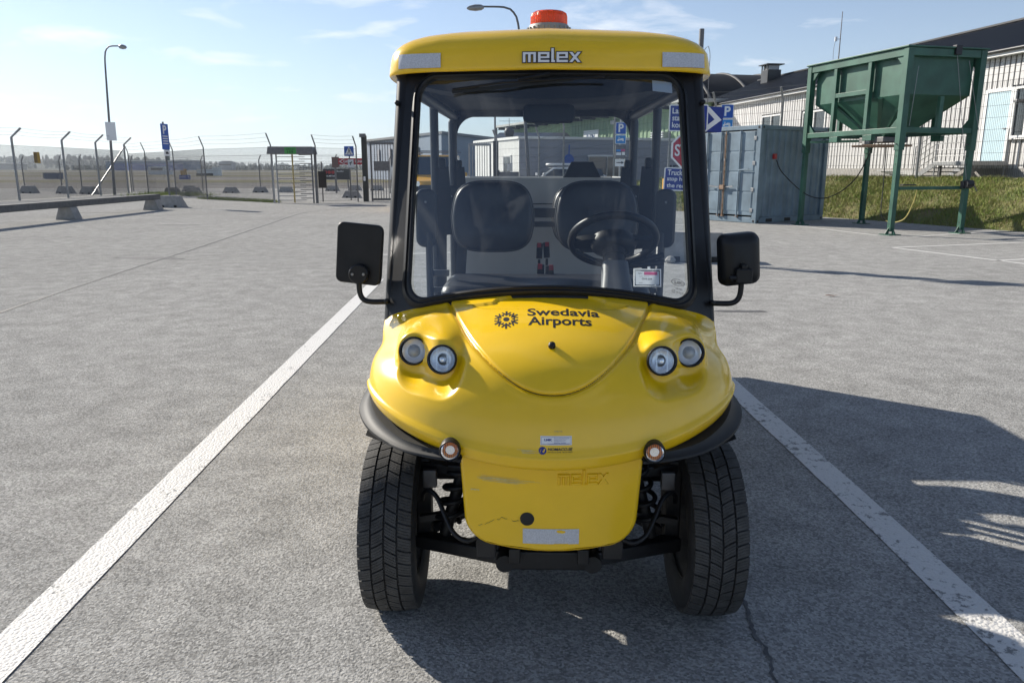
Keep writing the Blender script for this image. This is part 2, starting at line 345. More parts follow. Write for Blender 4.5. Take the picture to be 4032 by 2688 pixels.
for k, (x0, x1, y0, y1) in enumerate(((-260, 40, 88, 104), (-420, 60, 150, 190), (-700, 60, 240, 330), (-1500, 200, 520, 900))):
    struct('airfield_grass', MB().flat([(x0, y0), (x1, y0 - 4), (x1, y1), (x0, y1 + 6)], .004 + .01 * k - .012 + .004), M['drygrass'], 'dry grass strip across the airfield')
def ribbon(pts, w, z, jit=0.0, n=40):
    P = catmull([(a, b) for a, b in pts], n); L_, R_ = [], []
    for i, p in enumerate(P):
        d = P[min(i + 1, n - 1)] - P[max(i - 1, 0)]; d = d / (np.linalg.norm(d) + 1e-9); q = np.array([-d[1], d[0]])
        j = random.uniform(-jit, jit); wl_, wr_ = w * (1 + random.uniform(-jit, jit) * 3), w * (1 + random.uniform(-jit, jit) * 3)
        L_.append((*(p + q * wl_ / 2 + q * j * .02), z)); R_.append((*(p - q * wr_ / 2 + q * j * .02), z))
    return MB().surf([L_, R_])
def pline(pts, w, m='line', label='white painted parking line', z=.004):
    o = ribbon(pts, w, z, .01); return struct('painted_line', o, M[m], label)
pline([(-1.51, .6), (-1.62, 4.2), (-1.72, 7.5), (-1.80, 10.3)], .150, 'line', 'bright white parking line beside the cart')
pline([(1.55, .8), (1.553, 2.21), (1.545, 3.25), (1.50, 5.2), (1.44, 9.0)], .145, 'lineworn', 'worn white parking line crossed by the cart shadow')
pline([(7.18, 14.53), (10.5, 15.64)], .10); pline([(7.18, 14.5), (7.6, 13.25), (8.05, 11.9), (8.4, 10.9)], .11); pline([(7.85, 12.42), (10.6, 13.4)], .10)
pline([(6.9, 21.35), (7.3, 20.6), (8.15, 17.25)], .09); pline([(8.75, 16.9), (10.9, 18.1), (11.6, 18.5)], .09)
pline([(-2.6, 13.2), (-1.0, 13.7)], .10); pline([(3.6, 20.3), (4.9, 20.8)], .10)
struct('tar_seam', ribbon([(-4.9, 4.5), (-5.3, 7.82), (-5.62, 11.0), (-5.95, 15), (-6.55, 21), (-7.0, 26.5), (-6.2, 30)], .045, .003, .12, 120), M['tar'], 'dark seam running across the asphalt')
struct('tar_seam', ribbon([(-7.0, 26.2), (-12.0, 24.6), (-18, 23.5)], .04, .003, .12, 60), M['tar'], 'faint cross seam near the concrete beam')
struct('asphalt_crack', ribbon([(.80, 2.6), (.795, 2.36), (.775, 2.22), (.785, 2.1), (.765, 1.95), (.77, 1.8), (.74, 1.55)], .010, .0035, .3, 60), M['patch'], 'thin crack in the asphalt by the tyre')
def blob(cx_, cy_, rx, ry, z, n=22):
    return MB().flat([(cx_ + rx * (1 + random.uniform(-.35, .3)) * math.cos(2 * math.pi * k / n), cy_ + ry * (1 + random.uniform(-.35, .3)) * math.sin(2 * math.pi * k / n)) for k in range(n)], z)
for a in ((-6.16, 12.86, .5, .16), (-5.6, 12.7, .22, .09), (-8.9, 20.5, .7, .12), (-14.2, 26.5, 1.0, .2), (2.4, 7.9, .25, .07)):
    struct('oil_stain', blob(*a, .0022), M['patch'], 'dark stain on the asphalt')
M['dust'] = mat('pale_dust_smear', (.40, .39, .37), .95, col2=(.27, .265, .255), scale=9, spec=0.0)
for a in ((2.25, 2.75, .34, .05), (2.55, 2.95, .42, .06), (2.75, 2.5, .35, .05), (2.1, 2.35, .2, .03)):
    struct('dust_smear', blob(*a, .0018), M['dust'], 'pale smear of dust on the asphalt')
# fallen leaf
lf = MB().add([(0, 0, .006), (.03, .012, .016), (.075, .004, .008), (.10, -.004, .014), (.06, -.02, .006), (.02, -.014, .012)], [(0, 1, 5), (1, 2, 4, 5), (2, 3, 4)]).build('fallen_leaf', mat('brown_leaf', (.11, .045, .025), .8)); lf.location = (3.64, 8.86, .004); lf.scale = (1.6, 1.6, 1.2)
tag(lf, 'small brown leaf lying on the open asphalt', 'leaf')

# ------------------------------------------------------------------ grass bank with the fence line on its crest
TOE = catmull([(15.2, 12.0), (13.6, 15.6), (12.05, 18.3), (11.2, 20.4), (9.9, 23.4), (8.6, 25.4), (5.9, 27.4), (3.5, 29.4), (1.2, 32.0)], 90)
CRE = catmull([(17.4, 12.0), (15.9, 15.8), (14.4, 18.6), (13.5, 21.4), (12.3, 24.6), (9.95, 28.2), (7.6, 30.0), (4.2, 32.9), (2.0, 34.6)], 90)
def crest_z(i): return float(np.interp(i, [0, 55, 70, 80, 89], [1.2, 1.2, 1.1, .85, .55]))
def hnoise(x, y): return .5 * math.sin(x * 1.9 + y * .7) * math.cos(y * 1.3 - x * .4) + .35 * math.sin(x * 4.1 - y * 3.3) + .15 * math.sin(x * 9 + y * 7)
def bank_pt(i, t):
    a, b = TOE[i], CRE[i]; p = a + (b - a) * t
    zz = crest_z(i) * (t ** .8 if t < 1 else 1) - .03
    if t > 0.02: zz += .06 * hnoise(p[0], p[1]) * min(1, t * 3)
    return (p[0], p[1], zz)
rows = [[bank_pt(i, t) for i in range(90)] for t in np.linspace(0, 1, 14)]
back = []
for k, dd in enumerate((1.0, 3.0, 12.0)):
    r_ = []
    for i in range(90):
        d = CRE[i] - TOE[i]; d = d / np.linalg.norm(d); p = CRE[i] + d * dd * (1.0 if i < 55 else .6)
        fall = float(np.interp(i, [0, 58, 74, 89], [0, 0, 1, 1])); r_.append((p[0], p[1], (crest_z(i)) * (1 - fall * min(1, dd / 3.0)) - .02))
    back.append(r_)
bank = MB().surf(rows + back)
M['soil'] = mat('grassy_soil', (.10, .13, .035), .95, col2=(.19, .155, .075), scale=1.8, bump=.5, bscale=12, bdist=.05)
struct('grass_bank', bank, M['soil'], 'grassy bank rising to the mesh fence', smooth=60)
def blades(n, hmin, hmax, seed, region):
    r = np.random.default_rng(seed); V = np.zeros((n * 3, 3)); 
    x, y, z = region(r, n); h = r.uniform(hmin, hmax, n); a = r.uniform(0, math.pi, n); w = .006 + .006 * r.random(n); lx, ly = r.normal(0, .45, n) * h, r.normal(0, .45, n) * h
    V[0::3] = np.stack([x - np.cos(a) * w, y - np.sin(a) * w, z - .01], 1); V[1::3] = np.stack([x + np.cos(a) * w, y + np.sin(a) * w, z - .01], 1); V[2::3] = np.stack([x + lx, y + ly, z + h], 1)
    return V
def grass_obj(name, label, n, hmin, hmax, seed, region, m):
    V = blades(n, hmin, hmax, seed, region); me = bpy.data.meshes.new(name); me.from_pydata(V.tolist(), [], [(3 * k, 3 * k + 1, 3 * k + 2) for k in range(n)])
    o = bpy.data.objects.new(name, me); COL.objects.link(o); me.materials.append(m); return tag(o, label, 'grass', kind='stuff')
def hn(x, y): return .5 * np.sin(x * 1.9 + y * .7) * np.cos(y * 1.3 - x * .4) + .35 * np.sin(x * 4.1 - y * 3.3) + .15 * np.sin(x * 9 + y * 7)
def bank_region(r, n):
    m = n * 3; i = r.integers(8, 88, m); t = r.random(m) ** .8 * 1.10 - .04; f = r.random(m)[:, None]
    a = TOE[i] + (TOE[i + 1] - TOE[i]) * f; b = CRE[i] + (CRE[i + 1] - CRE[i]) * f; p = a + (b - a) * t[:, None]; x, y = p[:, 0], p[:, 1]
    cz = np.interp(i, [0, 55, 70, 80, 89], [1.2, 1.2, 1.1, .85, .55])
    zz = cz * np.clip(t, 0, 1) ** .8 - .03 + .06 * hn(x, y) * np.minimum(1, t * 3) * (t > .02)
    ok = np.nonzero((hn(x * .6, y * .6) > -.25) | (r.random(m) < .45))[0][:n]
    if len(ok) < n: ok = np.r_[ok, ok[:n - len(ok)]]
    return x[ok], y[ok], zz[ok]
M['grassg'] = mat('green_grass', (.15, .235, .03), .8, col2=(.28, .29, .08), scale=2.5)
M['grassd'] = mat('straw_grass', (.30, .25, .11), .85, col2=(.2, .2, .07), scale=2.0)
grass_obj('bank_grass', 'green grass growing on the bank below the fence', 60000, .03, .13, 3, bank_region, M['grassg'])
grass_obj('dry_bank_grass', 'straw coloured dead grass on the bank below the fence', 30000, .03, .15, 5, bank_region, M['grassd'])
def verge_region(r, n):
    t = r.random(n); return (-15.5 + 5.0 * t + r.normal(0, .12, n), 39.1 - 4.4 * t + r.normal(0, .14, n), np.zeros(n))
grass_obj('verge_grass', 'weeds along the foot of the mesh fence by the turnstile', 5000, .04, .16, 8, verge_region, M['grassg'])
def verge2(r, n): return (-19.0 + r.normal(0, 1.0, n), 43.5 + r.normal(0, .5, n), np.zeros(n))
grass_obj('corner_weeds', 'weeds round the dark block at the fence corner', 3000, .06, .3, 9, verge2, M['grassg'])

# ------------------------------------------------------------------ fences
def wires_vertical(mb, p0, p1, z0, z1, step, r):
    p0, p1 = Vector(p0), Vector(p1); n = max(1, int((p1 - p0).length / step)); d = (p1 - p0) / n; u = d.normalized(); q = Vector((-u.y, u.x, 0))
    for k in range(n + 1):
        c = p0 + d * k; zz0 = z0 + c.z; zz1 = z1 + c.z
        vs = [(c.x - u.x * r, c.y - u.y * r, zz0), (c.x + u.x * r, c.y + u.y * r, zz0), (c.x + q.x * r * 1.7, c.y + q.y * r * 1.7, zz0)]
        mb.add(vs + [(a, b, zz1) for a, b, _ in vs], [(0, 1, 4, 3), (1, 2, 5, 4), (2, 0, 3, 5)])
def wires_horizontal(mb, p0, p1, zs, r):
    for z in zs: mb.tube([(p0[0], p0[1], p0[2] + z), (p1[0], p1[1], p1[2] + z)], r, 4, caps=False)
def post(parent, p, h, r, arm, m, name='post'):
    """upright with its bent arm; arm = (dx, dy, dz)"""
    x, y, z = p; pts = [(x, y, z - .05), (x, y, z + h), (x + arm[0], y + arm[1], z + h + arm[2])]
    return MB().tube(pts, r, 8).build(name, m, parent, smooth=50)
def sag(p, q, n=8, s=.06): return [tuple(Vector(p) + (Vector(q) - Vector(p)) * k / n - Vector((0, 0, s * 4 * (k / n) * (1 - k / n)))) for k in range(n + 1)]
# chain-link fence running away on the left
clf = thing('chain_link_fence', 'tall chain-link fence with barbed wire arms behind the concrete beam', 'fence')
PA = [(-23.15, 32.6, 0), (-23.0, 36.5, 0), (-22.75, 40.1, 0), (-22.9, 43.6, 0), (-23.3, 47.6, 0)]
for p in PA: post(clf, p, 2.86, .055, (.42, .10, .42), M['galv'])
MB().tube([(-23.3, 47.5, 2.65), (-23.2, 43.2, .0)], .04, 8).build('brace', M['galv'], clf)
cw_ = MB()
for a, b in zip(PA, PA[1:]):
    L_ = math.dist(a, b); H_ = 2.45; st_ = .075
    k = -H_
    while k < L_:
        for sgn in (1, -1):
            s0, s1 = max(0, k), min(L_, k + H_)
            if s1 > s0:
                z0_, z1_ = (s0 - k, s1 - k) if sgn > 0 else (H_ - (s0 - k), H_ - (s1 - k))
                f = lambda s: (a[0] + (b[0] - a[0]) * s / L_, a[1] + (b[1] - a[1]) * s / L_)
                A_, B_ = f(s0), f(s1); cw_.tube([(*A_, z0_ + .05), (*B_, z1_ + .05)], .0048, 3, caps=False)
        k += st_
    cw_.tube([(a[0], a[1], 2.5), (b[0], b[1], 2.5)], .006, 4)
tag(cw_.build('wire_mesh', M['wire'], clf), kind='stuff')
for q in (.30, .65, 1.0):
    bw = MB()
    for a, b in zip(PA, PA[1:]): bw.tube(sag((a[0] + .42 * q, a[1] + .10 * q, 2.86 + .42 * q), (b[0] + .42 * q, b[1] + .10 * q, 2.86 + .42 * q)), .005, 4, caps=False)
    bw.build('barbed_wire', M['wire'], clf)
ys = MB().box((0, 0, 0), (.30, .02, .52)).build('warning_sign', mat('ochre_sign', (.42, .26, .05), .6), clf); ys.location = (-22.9, 38.1, 1.98); ys.rotation_euler = (0, 0, R(65))
# welded mesh fence from the corner to the turnstile and on to the gate
def mesh_fence(name, label, pts, h, arm, m, spacing_v=.055, r=.0042, rows=8, pr=.03, skip=()):
    f = thing(name, label, 'fence'); wm = MB()
    for p in pts: post(f, p, h, pr, arm, m)
    for i, (a, b) in enumerate(zip(pts, pts[1:])):
        if i in skip: continue
        wires_vertical(wm, a, b, .06, h - .08, spacing_v, r); wires_horizontal(wm, a, b, np.linspace(.08, h - .10, rows), r * 1.1)
    tag(wm.build('wire_mesh', M['wire'], f), kind='stuff')
    L_ = math.hypot(*arm[:2]) + 1e-9
    for q in (.3, .65, 1.0):
        bw = MB()
        for a, b in zip(pts, pts[1:]): bw.tube(sag((a[0] + arm[0] * q, a[1] + arm[1] * q, a[2] + h + arm[2] * q), (b[0] + arm[0] * q, b[1] + arm[1] * q, b[2] + h + arm[2] * q), 8, .04), .0045, 4, caps=False)
        bw.build('barbed_wire', M['wire'], f)
    return f
mesh_fence('mesh_fence', 'grey welded mesh fence between the corner and the turnstile', [(-23.6, 48.6, 0), (-21.5, 46.3, 0), (-18.1, 42.2, 0), (-14.65, 37.6, 0), (-10.42, 34.2, 0)], 2.45, (-.14, -.10, .50), M['galvdark'])
mesh_fence('mesh_fence', 'short mesh fence panel between the turnstile and the dark gate post', [(-8.42, 33.9, 0), (-6.95, 35.3, 0)], 2.42, (-.12, -.06, .45), M['galvdark'])
# lower fence further out on the airfield side
mesh_fence('airfield_fence', 'lower far fence on the airfield side of the yard', [(-34.8, 56, 0), (-28.7, 50, 0), (-26.6, 48.5, 0), (-25.6, 53.0, 0), (-20.5, 52, 0), (-16.2, 50.5, 0), (-10.9, 48.5, 0), (-7.4, 47.6, 0)], 2.0, (.14, .02, .32), M['galvdark'], .10, .003, 5, .035)
# fence on the bank
FB = [CRE[i] for i in (6, 24, 42, 58, 66, 72, 80, 88)]; FI = (6, 24, 42, 58, 66, 72, 80, 88)
mesh_fence('bank_fence', 'high welded mesh fence along the crest of the grass bank', [(float(p[0]), float(p[1]), crest_z(i) - .03) for p, i in zip(FB, FI)] + [(1.2, 35.0, .1), (-.68, 35.1, 0)], 2.7, (-.16, -.16, .42), M['galv'], .055, .0036, 9, .04)
for i in (1, 2):
    pass

# ------------------------------------------------------------------ turnstile, gates
ts = thing('turnstile', 'full-height steel turnstile with a green number board', 'turnstile', (-9.42, 33.95, 0), R(4))
for x in (-.88, -.70, .80, .92):
    MB().box((x, 0, 1.1), (.06, .06, 2.2)).build('upright', M['galv'] if x < 0 else M['galvdark'], ts, bevel=.006)
MB().prism([(-.98, 2.06), (.98, 2.06), (.92, 2.37), (-.92, 2.37)], -.45, .5, Matrix.Rotation(R(90), 4, 'X')).build('canopy', M['galvdark'], ts, bevel=.01)
MB().cyl((-.02, 0, .02), (-.02, 0, 2.08), .035, n=14).build('rotor', mat('yellowed_steel', (.42, .33, .14), .5), ts, smooth=50)
for k in range(11):
    z = .12 + .183 * k
    MB().tube([(-.02, 0, z), (-.70, -.02, z)], .016, 8).build('rotor_arm', M['galv'], ts, smooth=50)
    MB().tube([(-.02, 0, z), (.44, .30, z + .0)], .016, 8).build('rotor_arm', M['galv'], ts, smooth=50)
    MB().tube([(.80, -.02, z + .09), (.26, -.02, z + .09)], .018, 8).build('comb_bar', M['galvdark'], ts, smooth=50)
gsg = MB().box((.02, -.515, 2.20), (.48, .02, .26)).build('number_board', mat('green_board', (.05, .30, .06), .5), ts)
tmb = MB()
for body, x, y, w, h in (('GRIND', -.16, 2.225, .36, .07), ('159', -.10, 2.095, .24, .10)):
    vs, fs = fit_text(body, x, y, w, h, .02); tmb.add([(a, -.527, b) for a, b in vs], fs)
tmb.build('board_lettering', M['print'], gsg)
def bar_gate(name, label, loc, rz, w, h, nb, m, sign=True):
    g_ = thing(name, label, 'gate', loc, rz)
    MB().box((.04, 0, h / 2), (.08, .08, h)).build('frame_post', m, g_, bevel=.006); MB().box((w - .04, 0, h / 2), (.08, .08, h)).build('frame_post', m, g_, bevel=.006)
    MB().box((w / 2, 0, h - .05), (w - .16, .08, .10)).build('top_rail', m, g_); MB().box((w / 2, 0, .09), (w - .16, .08, .10)).build('bottom_rail', m, g_)
    for k in range(nb): MB().box((.08 + (w - .16) * (k + 1) / (nb + 1), 0, h / 2 + .02), (.032, .032, h - .24)).build('bar', m, g_)
    for k in range(9): MB().box((.1 + (w - .2) * k / 8, 0, h + .03), (.02, .02, .06)).build('spike', m, g_)
    if sign: MB().box((w * .45, -.06, h * .60), (w * .62, .02, .42)).build('sign_plate', M['galvdark'], g_)
    return g_
bar_gate('bar_gate', 'dark steel bar gate standing open beside its tall gate post', (-6.42, 35.75, 0), R(6), 1.12, 2.62, 7, M['galvdark'])
bar_gate('bar_gate', 'steel bar gate standing before the white modular building, seen through the cart', (-1.95, 35.3, 0), R(0), 1.02, 2.55, 7, M['galv'], False)
gp = thing('gate_post', 'tall dark square gate post beside the open bar gate', 'gate post', (-6.62, 35.5, 0))
MB().box((0, 0, 1.45), (.22, .22, 2.9)).build('post', mat('dark_olive_post', (.035, .036, .033), .5), gp, bevel=.01); MB().box((-.05, -.03, 2.9), (.26, .24, .16)).build('lamp_head', M['galvdark'], gp, bevel=.01)
MB().prism(rrect(.09, .20, .03), 0, .03, Matrix.Translation((-.02, -.11, 1.02)) @ Matrix.Rotation(R(90), 4, 'X')).build('card_reader', M['whitesign'], gp)
gp2 = thing('gate_post', 'dark square gate post before the white modular building, seen through the cart', 'gate post', (-.72, 35.2, 0))
MB().box((0, 0, 1.33), (.24, .24, 2.66)).build('post', bpy.data.materials['dark_olive_post'], gp2, bevel=.01)
MB().box((.55, .05, .95), (.95, .12, .75)).build('motor_cabinet', M['galvdark'], gp2, bevel=.01); MB().box((.62, -.03, 1.52), (.24, .02, .34)).build('camera_sign', M['whitesign'], gp2)
MB().box((.12, -.12, 1.3), (.1, .06, .2)).build('reader', M['black'], gp2, bevel=.01)

# ------------------------------------------------------------------ concrete beam, blocks
bb = thing('concrete_beam_barrier', 'long low concrete beam on trapezoid feet', 'barrier', (-13.05, 0, 0))
MB().box((0, 22.0, .455), (.30, 13.4, .19)).build('beam', M['concdark'], bb, bevel=.012)
for y in (17.4, 22.9, 28.35):
    MB().prism([(-.30, 0), (.30, 0), (.17, .36), (-.17, .36)], -.19, .19, Matrix.Translation((.0, y, 0)) @ Matrix.Rotation(R(90), 4, 'X')).build('foot', M['concrete'], bb, bevel=.012)
def block(name, label, loc, rz, w, h, d, m, group=None):
    t = thing(name, label, 'concrete block', loc, rz, group); tp = .62
    vs = [(-w / 2, -d / 2, 0), (w / 2, -d / 2, 0), (w / 2, d / 2, 0), (-w / 2, d / 2, 0), (-w / 2 * tp, -d / 3.2, h), (w / 2 * tp, -d / 3.2, h), (w / 2 * tp, d / 3.2, h), (-w / 2 * tp, d / 3.2, h)]
    MB().add(vs, [(3, 2, 1, 0), (4, 5, 6, 7), (0, 1, 5, 4), (1, 2, 6, 5), (2, 3, 7, 6), (3, 0, 4, 7)]).build('body', m, t, bevel=.015)
    for x in (-.22 * w, .22 * w): MB().box((x, -d / 2 + .01, .045), (.10, .05, .085)).build('fork_slot', M['black'], t)
    return t
GB = 'concrete blocks beyond the mesh fence'
blks = [(-19.3, 47.5, 'farthest to the left of the turnstile', 'first'), (-17.4, 48.5, '', ''), (-15.9, 49.5, '', ''), (-14.3, 49.6, '', ''), (-12.1, 52.8, '', ''), (-10.8, 53.9, '', ''), (-9.3, 54.0, '', ''), (-21.6, 52.5, '', '')]
lab = ['pale concrete block beyond the mesh fence, beside the fence post left of the turnstile', 'pale concrete block beyond the mesh fence, second to the left of the turnstile', 'pale concrete block beyond the mesh fence, just left of the turnstile',
       'concrete block seen through the turnstile bars', 'concrete block beyond the mesh fence below the dark notice board', 'concrete block at the foot of the pedestrian crossing sign', 'concrete block seen through the dark bar gate', 'pale concrete block behind the fence brace at the corner']
for (x, y, _, _), l_ in zip(blks, lab): block('concrete_block', l_, (x, y, 0), R(random.uniform(-6, 6)), .93, .36, .5, M['concrete'], GB)
block('concrete_block', 'nearest concrete block beyond the short mesh panel by the gate post', (-8.25, 40.3, 0), R(2), .98, .36, .5, M['concrete'], GB)
block('concrete_block', 'dark mossy concrete block at the fence corner below the rear signs', (-19.6, 45.2, 0), R(10), .95, .42, .6, M['concdark'])
for x, y, l_ in ((-29.6, 48.0, 'grey block at the far left behind the chain-link fence'), (-26.9, 47.2, 'grey block behind the second chain-link post'), (-25.0, 46.3, 'small grey block right of the ochre fence sign')):
    block('concrete_block', l_, (x, y, 0), R(random.uniform(-15, 15)), 1.0, .45, .6, M['concrete'], GB)
bp_ = block('concrete_block', 'trapezoid concrete block carrying the tall parking sign', (-13.2, 30.25, 0), R(3), 1.06, .45, .55, M['concrete'])
bs_ = block('concrete_block', 'large pale concrete block at the foot of the stop sign', (2.95, 12.55, 0), R(-4), 1.36, .46, .62, M['concpale'] if 'concpale' in M else M['concrete'])
st1 = thing('rubble_stone', 'small pale stone by the concrete block under the stop sign', 'stone', (2.50, 12.12, 0))
MB().lathe([(.0, .0), (.07, .01), (.09, .05), (.05, .10), (.0, .12)], 7).build('stone', M['concrete'], st1, smooth=30)

# ------------------------------------------------------------------ signs
def plate(name, w, h, m, parent, r=.03, t=.004, loc=(0, 0, 0), rot=(0, 0, 0), edge=None):
    """sign plate facing -y"""
    o = MB().prism(rrect(w, h, r, 4), -t, 0, Matrix.Rotation(R(90), 4, 'X')).build(name, edge or m, parent); o.location = loc; o.rotation_euler = rot
    if edge: MB().prism(rrect(w - .035, h - .035, max(r - .012, .004), 4), 0, .002, Matrix.Rotation(R(90), 4, 'X')).build('face', m, o)
    return o
def on_plate(p, body, x0, z0, w, h, m, bold=.02, y=-.004, name='lettering'):
    vs, fs = fit_text(body, x0, z0, w, h, bold); return MB().add([(a, y, b) for a, b in vs], fs).build(name, m, p)
def poly_plate(p, polys, m, name, y=-.004):
    mb = MB()
    for q in polys: mb.add([(a, y, b) for a, b in q], [tuple(range(len(q)))])
    return mb.build(name, m, p)
def circle(cx_, cy_, r, n=18): return [(cx_ + r * math.cos(2 * math.pi * k / n), cy_ + r * math.sin(2 * math.pi * k / n)) for k in range(n)]
def scooter(p, cx_, cz_, s):
    pl_ = [circle(cx_ - .62 * s, cz_ - .22 * s, .24 * s), circle(cx_ + .62 * s, cz_ - .22 * s, .24 * s), [(cx_ - .75 * s, cz_ + .02 * s), (cx_ - .35 * s, cz_ - .25 * s), (cx_ + .45 * s, cz_ - .25 * s), (cx_ + .85 * s, cz_ + .10 * s), (cx_ + .6 * s, cz_ + .30 * s), (cx_ + .1 * s, cz_ + .30 * s), (cx_ - .2 * s, cz_ + .10 * s)],
           [(cx_ - .62 * s, cz_ - .05 * s), (cx_ - .45 * s, cz_ - .05 * s), (cx_ - .30 * s, cz_ + .5 * s), (cx_ - .60 * s, cz_ + .56 * s), (cx_ - .60 * s, cz_ + .46 * s), (cx_ - .44 * s, cz_ + .42 * s)]]
    for i, q in enumerate(pl_): pass
    mb = MB()
    for i, q in enumerate(pl_): mb.add([(a, -.004 - .0006 * i, b) for a, b in q], [tuple(range(len(q)))])
    return mb.build('motorcycle_symbol', M['whitesign'], p)
def parking_sign(label, loc, z, sc, rz, pole_h, base_z=0.0):
    t = thing('parking_sign', label, 'sign', loc, rz)
    MB().tube([(0, .035, base_z), (0, .035, pole_h)], .03, 10).build('pole', M['galv'], t, smooth=50)
    a = plate('parking_plate', .40 * sc, .44 * sc, M['blue'], t, .03, .006, (0, 0, z), edge=M['whitesign']); on_plate(a, 'P', -.09 * sc, -.14 * sc, .19 * sc, .30 * sc, M['whitesign'], .03)
    b = plate('motorcycle_plate', .40 * sc, .32 * sc, M['lightblue'], t, .03, .006, (0, 0, z - .40 * sc), edge=M['whitesign']); scooter(b, 0, 0, .14 * sc)
    return t
ps1 = parking_sign('blue motorcycle parking sign over a payment box, seen through the cart', (3.72, 27.2, 0), 2.80, .92, R(-3), 3.4, .5)
pb = MB().box((0, -.04, 2.02), (.36, .14, .42)).build('payment_box', M['galvdark'], ps1, bevel=.015)
for x, z, w, h, m_ in ((-.07, 2.06, .15, .07, 'lightblue'), (.08, 2.07, .14, .07, 'magenta'), (-.06, 1.95, .17, .09, 'paper'), (.10, 1.96, .1, .1, 'white')):
    MB().box((x, -.113, z), (w, .004, h)).build('box_label', M[m_], pb)
aw = plate('arrow_plate', .34, .25, M['whitesign'], ps1, .01, .005, (0, -.01, 1.66)); poly_plate(aw, [[(-.12, -.015), (.05, -.015), (.05, -.05), (.13, 0), (.05, .05), (.05, .015), (-.12, .015)]], M['print'], 'arrow')
parking_sign('blue motorcycle parking sign rising behind the blue container', (6.62, 24.6, 0), 3.17, .95, R(-8), 3.4)
# truck stop sign group on a yellow post
tsn = thing('truck_stop_sign', 'red octagonal stop sign with blue notices on a yellow post', 'sign', (2.80, 12.42, 0), R(-2))
MB().tube([(-.33, .09, 0), (-.33, .09, 1.30)], .075, 18).build('yellow_bollard', mat('bollard_yellow', (.62, .30, .02), .45, var=.1, scale=6), tsn, smooth=50)
MB().tube([(.0, .04, .3), (.0, .04, 2.62)], .03, 12).build('pole', M['galv'], tsn, smooth=50)
oct_ = [(.298 * math.cos(R(22.5 + 45 * k)), .298 * math.sin(R(22.5 + 45 * k))) for k in range(8)]
so = MB().prism(oct_, -.006, 0, Matrix.Rotation(R(90), 4, 'X')).build('stop_plate', M['whitesign'], tsn); so.location = (-.025, 0, 1.735)
MB().prism([(a * .90, b * .90) for a, b in oct_], 0, .002, Matrix.Rotation(R(90), 4, 'X')).build('stop_face', M['signred'], so); on_plate(so, 'STOP', -.22, -.09, .44, .18, M['whitesign'], .02)
b1 = plate('swedish_notice', .60, .40, M['deepblue'], tsn, .025, .005, (-.06, -.02, 2.22), edge=M['whitesign'])
for i, tx in enumerate(('Lastbilar', 'stannar här', 'kontakta')): on_plate(b1, tx, -.25, .065 - .105 * i, (.36, .46, .37)[i], .085, M['whitesign'], .015)
b2 = plate('english_notice', .68, .36, M['deepblue'], tsn, .025, .005, (-.06, -.02, 1.285), (0, R(2), 0), edge=M['whitesign'])
for i, tx in enumerate(('Trucks will', 'stop here', 'the reception')): on_plate(b2, tx, -.29, .06 - .105 * i, (.42, .36, .52)[i], .085, M['whitesign'], .015)
ch = plate('chevron_plate', .42, .38, M['deepblue'], tsn, .02, .005, (.272, .03, 2.205), (0, R(4), 0)); poly_plate(ch, [[(-.12, .18), (-.02, .18), (.19, 0), (-.02, -.18), (-.12, -.18), (.08, 0)]], M['whitesign'], 'chevron')
# tall parking sign on its block, seen edge-on from the yard
tp = thing('tall_parking_sign', 'tall narrow blue parking sign standing in the trapezoid block', 'sign', (-13.2, 30.25, .44), R(82))
MB().tube([(0, .04, -.1), (0, .04, 2.75)], .035, 10).build('pole', M['galvdark'], tp, smooth=50)
a = plate('parking_plate', .50, .95, M['blue'], tp, .02, .006, (0, 0, 2.20)); on_plate(a, 'P', -.12, .10, .24, .32, M['whitesign'], .03)
mbx = MB()
for k in range(4): mbx.box((0, -.004, .02 - .09 * k), (.34, .003, .035))
mbx.build('small_print', M['whitesign'], a)
a2 = plate('side_plate', .40, .22, M['whitesign'], tp, .01, .006, (.04, 0, 1.60)); poly_plate(a2, [[(-.1, -.04), (.1, -.04), (.1, .0), (.04, .05), (-.1, .05)]], M['print'], 'symbol')
rs_ = thing('sign_pole', 'narrow pole with three small signs at the fence corner', 'sign', (-19.62, 45.0, 0), R(80))
MB().tube([(0, .04, .35), (0, .04, 3.6)], .03, 8).build('pole', M['galvdark'], rs_, smooth=50)
for z, h, m_ in ((3.25, .62, 'galvdark'), (2.62, .38, 'patchgreen'), (2.12, .44, 'patchgreen')):
    if m_ == 'patchgreen' and m_ not in M: M[m_] = mat('faded_green_sign', (.07, .13, .11), .5)
    plate('sign_plate', .46, h, M[m_], rs_, .02, .006, (0, 0, z), edge=M['whitesign'])
